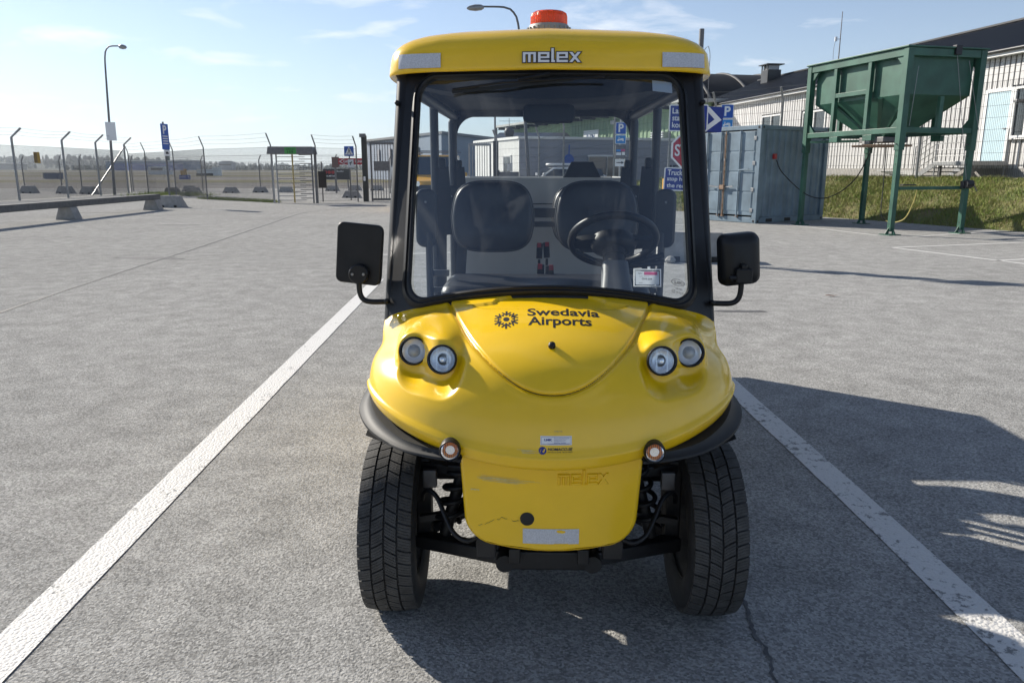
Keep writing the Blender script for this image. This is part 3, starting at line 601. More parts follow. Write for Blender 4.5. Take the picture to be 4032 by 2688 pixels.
# pedestrian crossing sign with the red arrow board
pd_ = thing('crossing_sign', 'blue pedestrian crossing sign above a red arrow board', 'sign', (-7.62, 37.0, 0), R(4))
MB().tube([(0, .05, 0), (0, .05, 2.2)], .035, 10).build('pole', M['galvdark'], pd_, smooth=50)
cp = plate('crossing_plate', .44, .44, M['blue'], pd_, .02, .006, (0, 0, 2.26)); poly_plate(cp, [[(-.19, -.16), (.19, -.16), (0, .19)]], M['whitesign'], 'triangle', -.003)
poly_plate(cp, [circle(.005, .10, .022, 10), [(-.025, .075), (.025, .075), (.03, -.02), (-.02, -.02)], [(-.02, -.01), (.01, -.01), (-.06, -.14), (-.085, -.14)], [(0, -.01), (.03, -.01), (.085, -.14), (.06, -.14)], [(.03, .06), (.075, 0), (.06, -.01), (.015, .045)]], M['print'], 'walking_figure', -.0045)
rp_ = plate('arrow_board', 1.28, .29, M['signred'], pd_, .01, .006, (.12, .02, 1.79), edge=None); poly_plate(rp_, [[(-.62, 0), (-.38, .13), (-.33, .13), (-.54, 0), (-.33, -.13), (-.38, -.13)]], M['whitesign'], 'arrow'); on_plate(rp_, 'GIC', -.40, -.06, .26, .12, M['whitesign'], .02); on_plate(rp_, 'PUNKT', .14, -.06, .44, .12, M['whitesign'], .02)
cs_ = plate('camera_plate', .27, .36, M['paper'], pd_, .01, .006, (.06, -.02, 1.70)); poly_plate(cs_, [[(-.07, .02), (.06, .09), (.08, .05), (-.04, -.02)], [(-.01, .0), (.015, .0), (.0, -.08), (-.03, -.08)]], M['print'], 'camera_symbol')
sb_ = thing('notice_board', 'dark grey security notice board with three red discs', 'sign', (-13.4, 60, .0), R(2))
MB().box((0, 0, 1.05), (2.0, .08, .80)).build('panel', mat('charcoal_board', (.045, .046, .048), .5), sb_, bevel=.01)
for x in (-.85, .85): MB().box((x, .05, .4), (.08, .06, .8)).build('leg', M['galvdark'], sb_)
MB().box((-.50, -.045, 1.08), (.88, .01, .58)).build('logo_plate', M['print'], sb_)
for k in range(3): MB().cyl((-.78 + .27 * k, -.06, 1.20), (-.78 + .27 * k, -.052, 1.20), .125, n=20).build('red_disc', M['red'], sb_)
on_plate(sb_, 'SECURITAS', -.88, .86, .76, .11, M['whitesign'], .02, -.055); on_plate(sb_, 'Skyddar', .05, 1.20, .55, .14, M['whitesign'], .02, -.05)
nb_ = thing('black_notice_panel', 'small black panel on the mesh right of the turnstile', 'sign', (-8.22, 34.02, 0), R(42)); MB().box((0, -.02, 1.0), (.38, .03, .70)).build('panel', M['print'], nb_, bevel=.008); MB().box((0, .02, .9), (.04, .04, 1.7)).build('bracket', M['galvdark'], nb_)
wb_ = thing('brown_notice_panel', 'small brown panel hung high on the far fence right of the turnstile', 'sign', (-10.8, 48.3, 0)); MB().box((0, 0, 1.85), (.46, .03, .62)).build('panel', mat('brown_panel', (.16, .10, .085), .6), wb_); MB().box((0, .03, 1.05), (.05, .04, 2.1)).build('bracket', M['galvdark'], wb_)

# ------------------------------------------------------------------ lamp posts, masts
def lamp(label, base, top, h, arm, m):
    t = thing('street_lamp', label, 'street lamp', base)
    x, y = top
    P = [(0, 0, 0), (x * .3, y * .3, h * .35), (x * .75, y * .75, h * .80), (x * .95, y * .95, h * .93), (x + arm[0] * .08, y + arm[1] * .08, h * .975), (x + arm[0] * .25, y + arm[1] * .25, h * .995), (x + arm[0] * .72, y + arm[1] * .72, h * .995)]
    Q = catmull(P, 40); MB().tube([tuple(p) for p in Q], [.085 - .05 * k / 39 for k in range(40)], 10).build('pole', m, t, smooth=60)
    a0, a1 = Vector((x + arm[0] * .66, y + arm[1] * .66, h * .992)), Vector((x + arm[0] * 1.0, y + arm[1] * 1.0, h * .985)); d = (a1 - a0)
    MB().tube([tuple(a0 + d * q) for q in (0, .15, .5, .85, 1)], [.05, .11, .13, .09, .03], 10).build('lamp_head', M['galv'], t, smooth=60)
    return t
lamp('slim curved street lamp with a white notice, behind the chain-link fence', (-22.75, 44.8, 0), (.32, 0), 8.05, (1.35, -.25), M['galvdark'])
ln_ = thing('pole_notice', 'white notice board fixed to the slim street lamp', 'sign', (-22.48, 44.62, 3.5), R(40)); MB().box((0, 0, 0), (.52, .03, 1.0)).build('panel', M['whitesign'], ln_); MB().box((0, .04, 0), (.06, .06, .7)).build('bracket', M['galvdark'], ln_)
lamp('curved street lamp leaning slightly behind the cart roof', (.78, 34.0, 0), (-.58, 0), 7.98, (-2.05, -.3), M['galvdark'])
ms = thing('lamp_mast', 'thick grey mast with a small side lamp beside the cart roof', 'mast', (7.1, 30.6, 1.0))
MB().tube([(0, 0, 0), (0, 0, 5.55)], .095, 12).build('mast', M['galvdark'], ms, smooth=50)
MB().tube([tuple(p) for p in catmull([(.08, 0, 4.7), (.25, 0, 4.95), (.34, 0, 4.75), (.36, 0, 4.2), (.34, 0, 2.0)], 20)], .012, 6).build('cable', M['galvdark'], ms); MB().box((-.22, -.02, 4.85), (.22, .14, .12)).build('camera', M['whitesign'], ms, bevel=.02)
tm = thing('thin_mast', 'thin dark vertical mast behind the gate, seen through the cart', 'mast', (-.80, 37.6, 0)); MB().tube([(0, 0, 0), (0, 0, 6.0)], .045, 8).build('mast', M['galvdark'], tm, smooth=50)

# ------------------------------------------------------------------ blue shipping container
M['cblue'] = weathered('container_blue', (.15, .21, .26), .55, (3, 3, .7), amount=.66)
M['cblued'] = mat('container_blue_seal', (.05, .065, .08), .6)
M['rust'] = mat('rusty_steel', (.20, .10, .05), .8, col2=(.36, .27, .20), scale=14)
ct_ = thing('shipping_container', 'small blue steel shipping container with rusty door bars', 'container', (6.6, 21.05, 0), R(34))
CL, CW, CH = 2.99, 2.44, 2.59
def corr(x0, x1, n, z0, z1, depth, fixed, axis):
    top, bot = [], []; pitch = (x1 - x0) / n
    for k in range(n):
        for q, d in ((0, 0), (.30, 0), (.42, depth), (.88, depth), (1.0, 0)) if k == n - 1 else ((0, 0), (.30, 0), (.42, depth), (.88, depth)):
            a = x0 + pitch * (k + q); p = (a, fixed + d) if axis == 'x' else (fixed + d, a)
            bot.append((*p, z0)); top.append((*p, z1))
    return MB().surf([bot, top])
corr(.10, CL - .10, 11, .17, CH - .11, .036, .03, 'x').build('side_wall', M['cblue'], ct_)
corr(.10, CL - .10, 11, .17, CH - .11, -.036, CW - .03, 'x').build('side_wall', M['cblue'], ct_)
corr(.10, CW - .10, 9, .17, CH - .11, -.036, CL - .03, 'y').build('end_wall', M['cblue'], ct_)
MB().box((CL / 2, CW / 2, CH - .05), (CL - .16, CW - .16, .03)).build('roof_sheet', M['cblue'], ct_)
for x in (.075, CL - .075):
    for y in (.075, CW - .075): MB().box((x, y, CH / 2), (.15, .15, CH - .24)).build('corner_post', M['cblue'], ct_, bevel=.008)
    MB().box((x, CW / 2, .085), (.12, CW - .34, .155)).build('bottom_rail', M['cblue'], ct_, bevel=.008); MB().box((x, CW / 2, CH - .06), (.12, CW - .34, .11)).build('top_rail', M['cblue'], ct_, bevel=.008)
for y in (.05, CW - .05):
    MB().box((CL / 2, y, .085), (CL - .36, .10, .155)).build('bottom_rail', M['cblue'], ct_, bevel=.008); MB().box((CL / 2, y, CH - .055), (CL - .36, .09, .10)).build('top_rail', M['cblue'], ct_, bevel=.008)
for x in (.55, 1.35): MB().box((x, -.002, .075), (.26, .012, .09)).build('fork_pocket', M['print'], ct_)
for x in (.089, CL - .089):
    for y in (.081, CW - .081):
        for z in (.059, CH - .059):
            c = MB().box((x, y, z), (.18, .165, .12)).build('corner_casting', M['cblue'], ct_, bevel=.01)
            if x < 1: MB().cyl((-.004, y, z), (.02, y, z), .035, n=14).build('casting_hole', M['print'], c)
            if y < 1: MB().cyl((x, -.004, z), (x, .02, z), .035, n=14).build('casting_hole', M['print'], c)
for di, y0 in enumerate((.16, 1.225)):
    w = 1.055
    d = MB().box((.035, y0 + w / 2, CH / 2 + .03), (.045, w - .02, CH - .36)).build('door_leaf', M['cblue'], ct_, bevel=.006)
    for k in range(4):
        zc = .30 + (CH - .44) * (k + .5) / 4
        MB().prism(rrect(w - .08, (CH - .46) / 4 - .035, .01, 3), 0, .010, Matrix.Translation((.014, y0 + w / 2, zc)) @ Matrix.Rotation(R(-90), 4, 'Y') @ Matrix.Rotation(R(90), 4, 'Z')).build('door_panel', M['cblue'], d, bevel=.008)
    yb = y0 + (w - .06 if di == 0 else .10)
    for q, yb in enumerate((yb, yb - .50 if di == 0 else yb + .50)):
        if q == 1: mt_ = M['cblue']
        else: mt_ = M['rust'] if di == 0 else M['cblue']
        lb = MB().cyl((-.022, yb, .14), (-.022, yb, CH - .14), .020, n=10).build('lock_bar', mt_, ct_, smooth=50)
        for z in (.17, .9, 1.7, CH - .17): MB().box((-.012, yb, z), (.03, .09, .06)).build('bar_keeper', M['rust'] if z < .5 else M['cblue'], lb, bevel=.005)
        hz = 1.42 if q else .95
        MB().bar((-.035, yb, hz), (-.055, yb - .34 if di == 0 else yb + .34, hz + .03), .012, .035).build('lock_handle', M['galv'] if q == 0 else M['cblue'], lb)
    for z in (.35, .9, 1.6, 2.25): MB().box((.002, y0 + .015 if di == 0 else y0 + w - .015, z), (.035, .09, .10)).build('hinge', M['galv'], ct_, bevel=.006)
MB().box((-.002, 1.2225, CH / 2 + .02), (.02, .035, CH - .36)).build('door_seal', M['cblued'], ct_)
lk = MB().box((-.05, 1.19, .95), (.07, .16, .12)).build('padlock_box', M['rust'], ct_, bevel=.01)
sk = MB().box((.62, .005, 1.78), (.12, .07, .14)).build('power_socket', M['red'], ct_, bevel=.015)
pcab = thing('power_cable', 'dark cable hanging from the container socket to the hopper', 'cable')
Tc = Matrix.Translation((6.6, 21.05, 0)) @ Matrix.Rotation(R(34), 4, 'Z')
s0 = Tc @ Vector((.62, -.06, 1.68))
Th = Matrix.Translation((8.5, 17.4, 0)) @ Matrix.Rotation(R(14.5), 4, 'Z')
cab = catmull([tuple(s0), tuple(s0 + Vector((.15, -.15, -.35))), (7.75, 20.5, .78), (8.25, 20.25, .75), tuple(Th @ Vector((.75, 2.3, 1.2))), tuple(Th @ Vector((.9, 1.9, 2.05)))], 50)
MB().tube([tuple(p) for p in cab], .014, 6).build('cable', M['black'], pcab, smooth=60)

# ------------------------------------------------------------------ green hopper on legs
M['green'] = weathered('green_steel_paint', (.019, .082, .054), .45, (5, 5, 1.0), amount=.66, fade=1.35)
M['greend'] = M['green']
hp = thing('sand_hopper', 'green steel hopper standing on four tall legs', 'hopper', (8.5, 17.4, 0), R(14.5))
HW, HD, HH = 1.90, 3.35, 3.98
corners = [(0, 0), (HW, 0), (0, HD), (HW, HD)]
for x, y in corners:
    lg = MB().box((x, y, (1.85 + HH) / 2), (.15, .15, HH - 1.85)).build('leg', M['green'], hp, bevel=.006)
    MB().box((x, y, .98), (.11, .11, 1.80)).build('inner_leg', M['green'], lg, bevel=.006)
    for z in (1.55, 1.72, .25): MB().cyl((x - .0565, y, z), (x - .05, y, z), .016, n=10).build('pin_hole', M['print'], lg)
    MB().cyl((x - .12, y, 1.98), (x + .12, y, 1.98), .012, n=8).build('lock_pin', M['galvdark'], lg)
    f = MB().add([(x - .16, y - .16, .0), (x + .16, y - .16, .0), (x + .16, y + .16, .0), (x - .16, y + .16, .0), (x - .16, y - .16, .02), (x + .16, y - .16, .02), (x + .16, y + .16, .02), (x - .16, y + .16, .02)], [(3, 2, 1, 0), (4, 5, 6, 7), (0, 1, 5, 4), (1, 2, 6, 5), (2, 3, 7, 6), (3, 0, 4, 7)]).build('foot_plate', M['green'], lg)
    for sx_, sy_ in ((1, 0), (-1, 0), (0, 1), (0, -1)):
        nx, ny = (sx_, sy_); MB().add([(x + nx * .056, y + ny * .056, .02), (x + nx * .15, y + ny * .15, .02), (x + nx * .056, y + ny * .056, .17), (x + nx * .056 + ny * .01, y + ny * .056 + nx * .01, .02), (x + nx * .15 + ny * .01, y + ny * .15 + nx * .01, .02), (x + nx * .056 + ny * .01, y + ny * .056 + nx * .01, .17)], [(0, 1, 2), (5, 4, 3), (0, 3, 4, 1), (1, 4, 5, 2), (2, 5, 3, 0)]).build('gusset', M['green'], lg)
ZL = 2.28
for y in (0, HD):
    MB().box((HW / 2, y, HH - .08), (HW - .15, .12, .16)).build('top_beam', M['green'], hp, bevel=.006); MB().box((HW / 2, y, ZL), (HW - .15, .11, .12)).build('lower_beam', M['green'], hp, bevel=.006)
    MB().box((HW * .5, y, (ZL + 3.0) / 2 + .03), (.10, .09, 3.0 - ZL - .06)).build('stud', M['green'], hp, bevel=.005)
for x in (0, HW):
    MB().box((x, HD / 2, HH - .08), (.12, HD - .15, .16)).build('top_beam', M['green'], hp, bevel=.006); MB().box((x, HD / 2, ZL), (.11, HD - .15, .12)).build('lower_beam', M['green'], hp, bevel=.006)
    for y in (HD * .34, HD * .70): MB().box((x, y, (ZL + HH) / 2 - .05), (.10, .11, HH - ZL - .22)).build('stud', M['green'], hp, bevel=.005)
    MB().box((x, HD * .52, 3.18), (.09, HD * .36 - .11, .10)).build('mid_rail', M['green'], hp, bevel=.005)
    for y in (.20, HD - .20):
        sgn = 1 if y < 1 else -1
        for z in (HH - .16, ZL + .06):
            sz = -1 if z > 3 else 1
            MB().add([(x - .03, y - sgn * .13, z), (x - .03, y + sgn * .12, z), (x - .03, y - sgn * .13, z + sz * .25), (x + .03, y - sgn * .13, z), (x + .03, y + sgn * .12, z), (x + .03, y - sgn * .13, z + sz * .25)], [(0, 1, 2), (5, 4, 3), (0, 3, 4, 1), (1, 4, 5, 2), (2, 5, 3, 0)]).build('corner_gusset', M['green'], hp)
    for y in (HD * .30, HD * .66): MB().box((x, y, ZL - .13), (.12, .30, .13)).build('fork_pocket', M['green'], hp, bevel=.005)
ib = .10; zb = 3.04
rect_ = [(ib, ib), (HW - ib, ib), (HW - ib, HD - ib), (ib, HD - ib)]
bi_ = MB().surf([[(x, y, zb) for x, y in rect_], [(x, y, HH - .02) for x, y in rect_]], closed_u=True).build('bin', M['green'], hp)
r2 = [(HW / 2 - .28, HD / 2 - .35), (HW / 2 + .28, HD / 2 - .35), (HW / 2 + .28, HD / 2 + .35), (HW / 2 - .28, HD / 2 + .35)]
MB().surf([[(x, y, 2.20) for x, y in r2], [(x, y, zb) for x, y in rect_]], closed_u=True).build('funnel', M['green'], hp)
for a, b in (((ib - .03, HD * .25), (HW / 2 - .30, HD / 2 - .2)), ((ib - .03, HD * .75), (HW / 2 - .30, HD / 2 + .2))): MB().bar((a[0], a[1], zb - .02), (b[0], b[1], 2.28), .09, .05).build('funnel_rib', M['green'], hp)
chu = MB().box((HW / 2, HD / 2, 2.13), (.70, .84, .12)).build('chute', M['galvdark'], hp, bevel=.01)
MB().box((HW / 2 - .05, HD / 2 - .02, 1.99), (.95, .95, .05)).build('chute_gate', M['rust'], chu, bevel=.006); MB().box((HW / 2 - .38, HD / 2 + .1, 2.08), (.10, .24, .12)).build('gate_motor', M['galv'], chu, bevel=.02)
MB().bar((.0, HD * .95, 2.12), (HW / 2, HD / 2, 2.12), .06, .06).build('chute_arm', M['green'], hp)
MB().box((HW / 2, HD / 2, HH + .025), (HW + .22, HD + .20, .035)).build('cover', M['green'], hp, bevel=.008)
MB().box((HW * .62, -.06, HH - .02), (.16, .12, .20)).build('pulley_block', M['print'], hp, bevel=.01)
MB().bar((.08, 0, 1.03), (HW - .08, 0, 1.03), .07, .07).build('crossbar', M['green'], hp, bevel=.005); MB().box((.32, -.02, 1.10), (.34, .10, .03)).build('crossbar_step', M['print'], hp)
wi = MB().cyl((HW - .16, -.14, 1.12), (HW + .02, -.14, 1.12), .085, n=16).box((HW - .07, -.08, 1.10), (.22, .10, .16)).build('winch', M['print'], hp)
MB().tube([(HW + .06, -.16, 1.10), (HW + .16, -.17, .96)], .012, 8).build('winch_handle', M['galvdark'], wi)
for a, b in (((HW * .62, -.07, HH - .12), (HW - .1, -.10, 1.2)), ((HW * .80, -.06, 3.75), (HW + .06, -.1, 2.3)), ((.20, -.09, 3.6), (.12, -.09, 2.36))): MB().tube([a, b], .006, 5).build('wire_rope', M['galv'], hp)
hose = catmull([tuple(Th @ Vector((.95, 1.55, 2.0))), tuple(Th @ Vector((.86, 1.4, 1.0))), tuple(Th @ Vector((.80, 1.3, .38))), tuple(Th @ Vector((.90, 1.1, .2))), tuple(Th @ Vector((.95, .7, .3))), tuple(Th @ Vector((.80, .3, .70))), tuple(Th @ Vector((.62, .03, 1.0)))], 40)
hh_ = thing('hanging_hose', 'yellow and black hose looping under the hopper', 'hose'); MB().tube([tuple(p) for p in hose[:22]], .013, 6).build('black_section', M['black'], hh_, smooth=60); MB().tube([tuple(p) for p in hose[21:]], .013, 6).build('yellow_section', mat('yellow_hose', (.42, .36, .12), .6), hh_, smooth=60)

# ------------------------------------------------------------------ white boarded building on the bank
M['wboard'] = mat('white_painted_boards', (.54, .535, .53), .6, var=.05, scale=3)
M['wtrim'] = mat('white_trim', (.74, .74, .73), .5)
M['roofd'] = mat('black_roof_sheet', (.022, .023, .026), .42, var=.25, scale=2)
M['paleblue'] = mat('pale_blue_door', (.45, .60, .66), .5, var=.05, scale=2)
WBL = 33.0
wb = thing('white_boarded_building', 'long white boarded building with a black ribbed roof', 'building', (16.91, 17.98, 1.18), R(99.67))
EZ, FZ = 3.77, .40        # eave and plinth heights above its ground
opens = [(7.30, 8.25, .52, 2.66), (6.10, 7.12, 1.25, 2.72), (17.7, 19.55, 1.5, 2.82), (21.65, 23.55, 1.55, 2.88)]
MB().box((WBL / 2, -4.5, EZ / 2 + .1), (WBL - .1, 8.9, EZ - .2)).build('wall_core', mat('shadow_gap', (.30, .30, .31), .8), wb)
ub = MB().box((0, 0, 0), (1, 1, 1)).mesh('board'); ub.materials.append(M['wboard'])
def piece(name, me, parent, loc, sc):
    o = bpy.data.objects.new(name, me); COL.objects.link(o); o.parent = parent; o.location = loc; o.scale = sc; return o
k = 0; x = .12
while x < WBL - .1:
    segs = [(FZ - .12, EZ - .05)]
    for a, b, z0, z1 in opens:
        if a - .14 < x < b + .14:
            segs = [(FZ - .12, z0 - .10), (z1 + .10, EZ - .05)]
    for z0, z1 in segs:
        if z1 - z0 > .05: piece('board', ub, wb, (x, .012, (z0 + z1) / 2), (.155, .03 + .004 * (k % 3), z1 - z0))
    k += 1; x += .215
MB().box((WBL / 2, -.03, .12), (WBL, .10, .36)).build('plinth', M['concrete'], wb)
MB().box((WBL / 2, .34, EZ + .03), (WBL + .4, .03, .17)).build('fascia', M['wtrim'], wb); MB().box((WBL / 2, .17, EZ - .03), (WBL + .4, .34, .03)).build('soffit', M['wtrim'], wb)
MB().tube([(-.2, .42, EZ + .09), (WBL + .2, .42, EZ + .09)], .055, 8).build('gutter', M['roofd'], wb, smooth=60)
def corr_roof(y0, z0, y1, z1):
    n = int(WBL / .20); a, b, c_, d_ = [], [], [], []
    for k in range(n + 1):
        for q, h in ((0, 0), (.55, 0), (.68, .035), (.87, .035)):
            xx = -.2 + (WBL + .4) * (k + q) / (n + 1); a.append((xx, y0, z0 + h)); b.append((xx, (y0 + y1) / 2, (z0 + z1) / 2 + h)); c_.append((xx, y1, z1 + h))
    return MB().surf([a, b, c_])
RZ = 5.72
rfo = corr_roof(.46, EZ + .10, -4.5, RZ).build('roof', M['roofd'], wb); corr_roof(-9.46, EZ + .10, -4.5, RZ).build('roof', M['roofd'], wb)
MB().box((WBL / 2, -4.5, RZ + .04), (WBL + .4, .30, .07)).build('ridge_cap', M['roofd'], rfo)
for xx in (0.02, WBL - .02): MB().add([(xx, 0, EZ), (xx, -9.0, EZ), (xx, -4.5, RZ - .05), (xx + (.05 if xx > 1 else -.05), 0, EZ), (xx + (.05 if xx > 1 else -.05), -9, EZ), (xx + (.05 if xx > 1 else -.05), -4.5, RZ - .05)], [(0, 1, 2), (5, 4, 3), (0, 3, 4, 1), (1, 4, 5, 2), (2, 5, 3, 0)]).build('gable', M['wboard'], wb)
vz = EZ + .10 + (RZ - EZ - .1) * (.46 + 3.6) / 4.96
vt = MB().box((30.0, -3.6, vz + .15), (.85, .85, .9)).build('roof_vent', M['roofd'], rfo, bevel=.02)
for dx in (-.36, 0, .36): MB().box((30.0 + dx, -3.2, vz + .73), (.06, .06, .28)).build('vent_leg', M['roofd'], vt)
MB().box((30.0, -3.6, vz + .73), (.66, .66, .26)).build('vent_louvre', M['galv'], vt); MB().box((30.0, -3.6, vz + .90), (1.10, 1.10, .05)).build('vent_cap', M['roofd'], vt)
for i, (a, b, z0, z1) in enumerate(opens):
    if i == 0:
        d = MB().box(((a + b) / 2, .02, (z0 + z1) / 2), (b - a, .05, z1 - z0)).build('door', M['paleblue'], wb, bevel=.005)
        MB().box((a + .10, .06, z0 + 1.0), (.12, .05, .03)).build('handle', M['galv'], d)
        for q in (a - .06, b + .06): MB().box((q, .035, (z0 + z1) / 2), (.11, .07, z1 - z0 + .2)).build('door_trim', M['wtrim'], wb)
        MB().box(((a + b) / 2, .035, z1 + .06), (b - a, .07, .11)).build('door_trim', M['wtrim'], wb)
        cvp = MB().box((a - .45, .16, z1 - .35), (.16, .28, .10)).build('wall_lamp', M['galvdark'], wb, bevel=.02)
    else:
        w_ = MB().box(((a + b) / 2, .008, (z0 + z1) / 2), (b - a, .02, z1 - z0)).build('window', M['darkpane'], wb)
        for q in (a, (a + b) / 2, b): MB().box((q, .045, (z0 + z1) / 2), (.07, .06, z1 - z0 + .07)).build('frame', M['wtrim'], w_)
        for q in (z0, z1): MB().box(((a + b) / 2, .05, q), (b - a - .08, .06, .07)).build('frame', M['wtrim'], w_)
        MB().box(((a + b) / 2, .09, z0 - .07), (b - a + .12, .16, .03)).build('sill', M['wtrim'], w_)
        MB().box(((a + b) / 2 - (b - a) * .25, -.0, (z0 + z1) / 2), ((b - a) * .40, .03, (z1 - z0) * .86)).build('curtain', mat('curtain', (.42, .41, .36), .9), w_)
# entrance platform
es = thing('entrance_stairs', 'steel grating landing and steps with tube rails at the pale blue door', 'stairs', (16.91, 17.98, 1.18), R(99.67))
MB().box((7.8, .80, .44), (1.7, 1.30, .14)).build('landing', M['galv'], es, bevel=.006)
for k in range(3): MB().box((8.85 + .28 * k, .80, .30 - .13 * k), (.27, 1.2, .035)).build('tread', M['galv'], es)
for y in (.2, 1.4): MB().bar((8.66, y, .42), (9.62, y, -.05), .03, .16).build('stringer', M['galv'], es)
for x, y in ((6.98, 1.42), (8.62, 1.42), (6.98, .25)): MB().tube([(x, y, 0), (x, y, 1.48)], .022, 8).build('rail_post', M['galv'], es, smooth=50)
for k in range(5): MB().tube([(6.98, 1.42, .68 + .2 * k), (8.62, 1.42, .68 + .2 * k)], .014, 6).build('rail', M['galv'], es); MB().tube([(8.62, 1.42, .68 + .2 * k), (9.65, 1.42, .20 + .2 * k)], .014, 6).build('rail', M['galv'], es)
for x in (7.1, 8.5): MB().box((x, 1.3, .18), (.08, .08, .40)).build('leg', M['galvdark'], es)
MB().tube([(9.65, 1.42, -.1), (9.65, 1.42, 1.02)], .022, 8).build('rail_post', M['galv'], es)
am = thing('antenna_mast', 'thin antenna mast on the ridge of the white building', 'antenna', (17.25, 42.9, 6.85))
MB().tube([(0, 0, 0), (0, 0, 2.6)], [.035, .02], 8).build('mast', M['galvdark'], am); MB().box((-.22, 0, 1.25), (.12, .06, .22)).box((-.1, 0, 1.25), (.2, .03, .03)).build('dish_bracket', M['whitesign'], am); MB().tube([tuple(p) for p in catmull([(-.24, 0, 1.2), (-.3, 0, .7), (-.28, 0, .1)], 12)], .012, 5).build('cable', M['galv'], am)
for x, l_ in ((20.2, 'pile of white boards leaning at the white building plinth'),):
    q = thing('board_pile', l_, 'boards', (16.91 - .168 * 10.6 - .9, 17.98 + .986 * 10.6, 1.18), R(99.67))
    for k in range(4): MB().box((.1 * k, .05 * k, .06 + .05 * k), (1.6, .16, .04), rz=.1 * k).build('board', M['wboard'], q)

# ------------------------------------------------------------------ dark vaulted hall
dh = thing('vaulted_hall', 'dark vaulted fabric hall with pale ribs behind the white building', 'hall', (14, 77, 0), R(12))
vlt = MB(); M['ribgrey'] = mat('rib_grey', (.10, .10, .10), .6)
def arch(x, r, n=22): return [(x, -r * math.cos(math.pi * k / n), 1.2 + r * .95 * math.sin(math.pi * k / n)) for k in range(n + 1)]
vlt.surf([arch(x, 9.6) for x in np.linspace(-2, 34, 13)]).build('roof_fabric', mat('dark_fabric_roof', (.014, .015, .018), .7, var=.2, scale=.5, spec=.2), dh, smooth=60)
for x in np.arange(-2, 35, 4.0): MB().tube(arch(x, 9.62, 30), .13, 6).build('rib', M['ribgrey'], dh, smooth=60)
MB().add(arch(-2.02, 9.55), [tuple(range(23))]).build('end_wall', M['print'], dh)

# ------------------------------------------------------------------ green hall, modular building, far hangar, small house
M['palegreen'] = mat('pale_green_sheet', (.24, .34, .20), .6, var=.05, scale=1)
gh = thing('green_hall', 'long pale green sheet-metal hall with a white company board', 'hall', (10.6, 46.1, 0), math.atan2(23, -8.94))
GL = 29.0
a_, b2_ = [], []
for k in range(int(GL / .5)):
    for q, d in ((0, 0), (.55, 0), (.65, .05), (.9, .05)): a_.append((.5 * (k + q), d, 0)); b2_.append((.5 * (k + q), d, 5.2))
MB().surf([a_, b2_]).build('front_wall', M['palegreen'], gh); MB().box((GL / 2, -8.1, 2.6), (GL - .1, 16, 5.2)).build('wall_core', M['palegreen'], gh)
MB().add([(-.5, 1.3, 5.15), (GL + 1.5, 1.3, 5.15), (GL + 1.5, -8, 5.35), (-.5, -8, 5.35), (-.5, 1.3, 5.33), (GL + 1.5, 1.3, 5.33), (GL + 1.5, -8, 5.53), (-.5, -8, 5.53)], [(3, 2, 1, 0), (4, 5, 6, 7), (0, 1, 5, 4), (1, 2, 6, 5), (2, 3, 7, 6), (3, 0, 4, 7)]).build('roof', mat('pale_roof_sheet', (.42, .42, .40), .6, var=.15, scale=2), gh)
for k in range(15): MB().box((k * 2.1, .65, 5.02), (.12, 1.25, .2)).build('eave_bracket', M['print'], gh)
for x in (GL + 1.2, GL - 1.4): MB().box((x, 1.2, 2.6), (.16, .16, 5.1)).build('canopy_post', M['galvdark'], gh)
bm2 = MB().box((13.1, .075, 3.65), (2.3, .05, 1.1)).build('company_board', M['whitesign'], gh)
vs, fs = fit_text('BAM', -.65, -.28, 1.3, .55, .04); MB().add([(13.1 - a, .105, 3.65 + b) for a, b in vs], [f[::-1] for f in fs]).build('board_lettering', mat('grey_blue_ink', (.10, .14, .25), .6), bm2)
fl2 = MB().box((9.4, .25, 4.55), (.5, .2, .25)).build('flood_light', M['galv'], gh)
lv = MB().box((3.2, .3, 3.4), (1.3, .5, .5)).build('vent_unit', M['galv'], gh)
for k in range(4): MB().box((3.2, .58, 3.2 + .14 * k), (1.4, .08, .05)).build('louvre', M['whitesign'], lv)
mo = thing('modular_building', 'low grey modular building with one sunlit white end wall', 'building', (.36, 37.6, -.16), R(20))
M['greyclad'] = mat('grey_cladding', (.27, .28, .31), .6, var=.05, scale=1.5); M['whiteclad'] = mat('white_cladding', (.74, .73, .70), .6, var=.04, scale=1.5)
MB().box((7.0, 3.5, 1.5), (13.96, 6.96, 3.0)).build('wall_core', M['greyclad'], mo)
for k in range(7): MB().box((7.0, -.012, .22 + .43 * k), (14, .03, .40)).build('cladding_panel', M['greyclad'], mo)
for k in range(32): MB().box((-.012, .11 + .218 * k, 1.5), (.03, .20, 2.98)).build('cladding_board', M['whiteclad'], mo)
MB().box((7, 3.5, 3.06), (14.2, 7.2, .12)).build('roof', M['whiteclad'], mo)
wq = MB().box((-.035, 1.6, 1.75), (.03, 1.1, .9)).build('window', M['darkpane'], mo)
for y in (1.05, 2.15): MB().box((-.05, y, 1.75), (.05, .07, 1.0)).build('frame', M['wtrim'], wq)
for z in (1.27, 2.23): MB().box((-.05, 1.6, z), (.05, 1.17, .07)).build('frame', M['wtrim'], wq)
wq2 = MB().box((4.6, -.035, 1.45), (1.9, .03, 1.5)).build('entrance', M['darkpane'], mo); MB().box((4.6, -.06, 2.24), (2.1, .05, .08)).build('frame', M['wtrim'], wq2)
for x in (3.6, 4.6, 5.6): MB().box((x, -.06, 1.45), (.06, .05, 1.5)).build('frame', M['galv'], wq2)
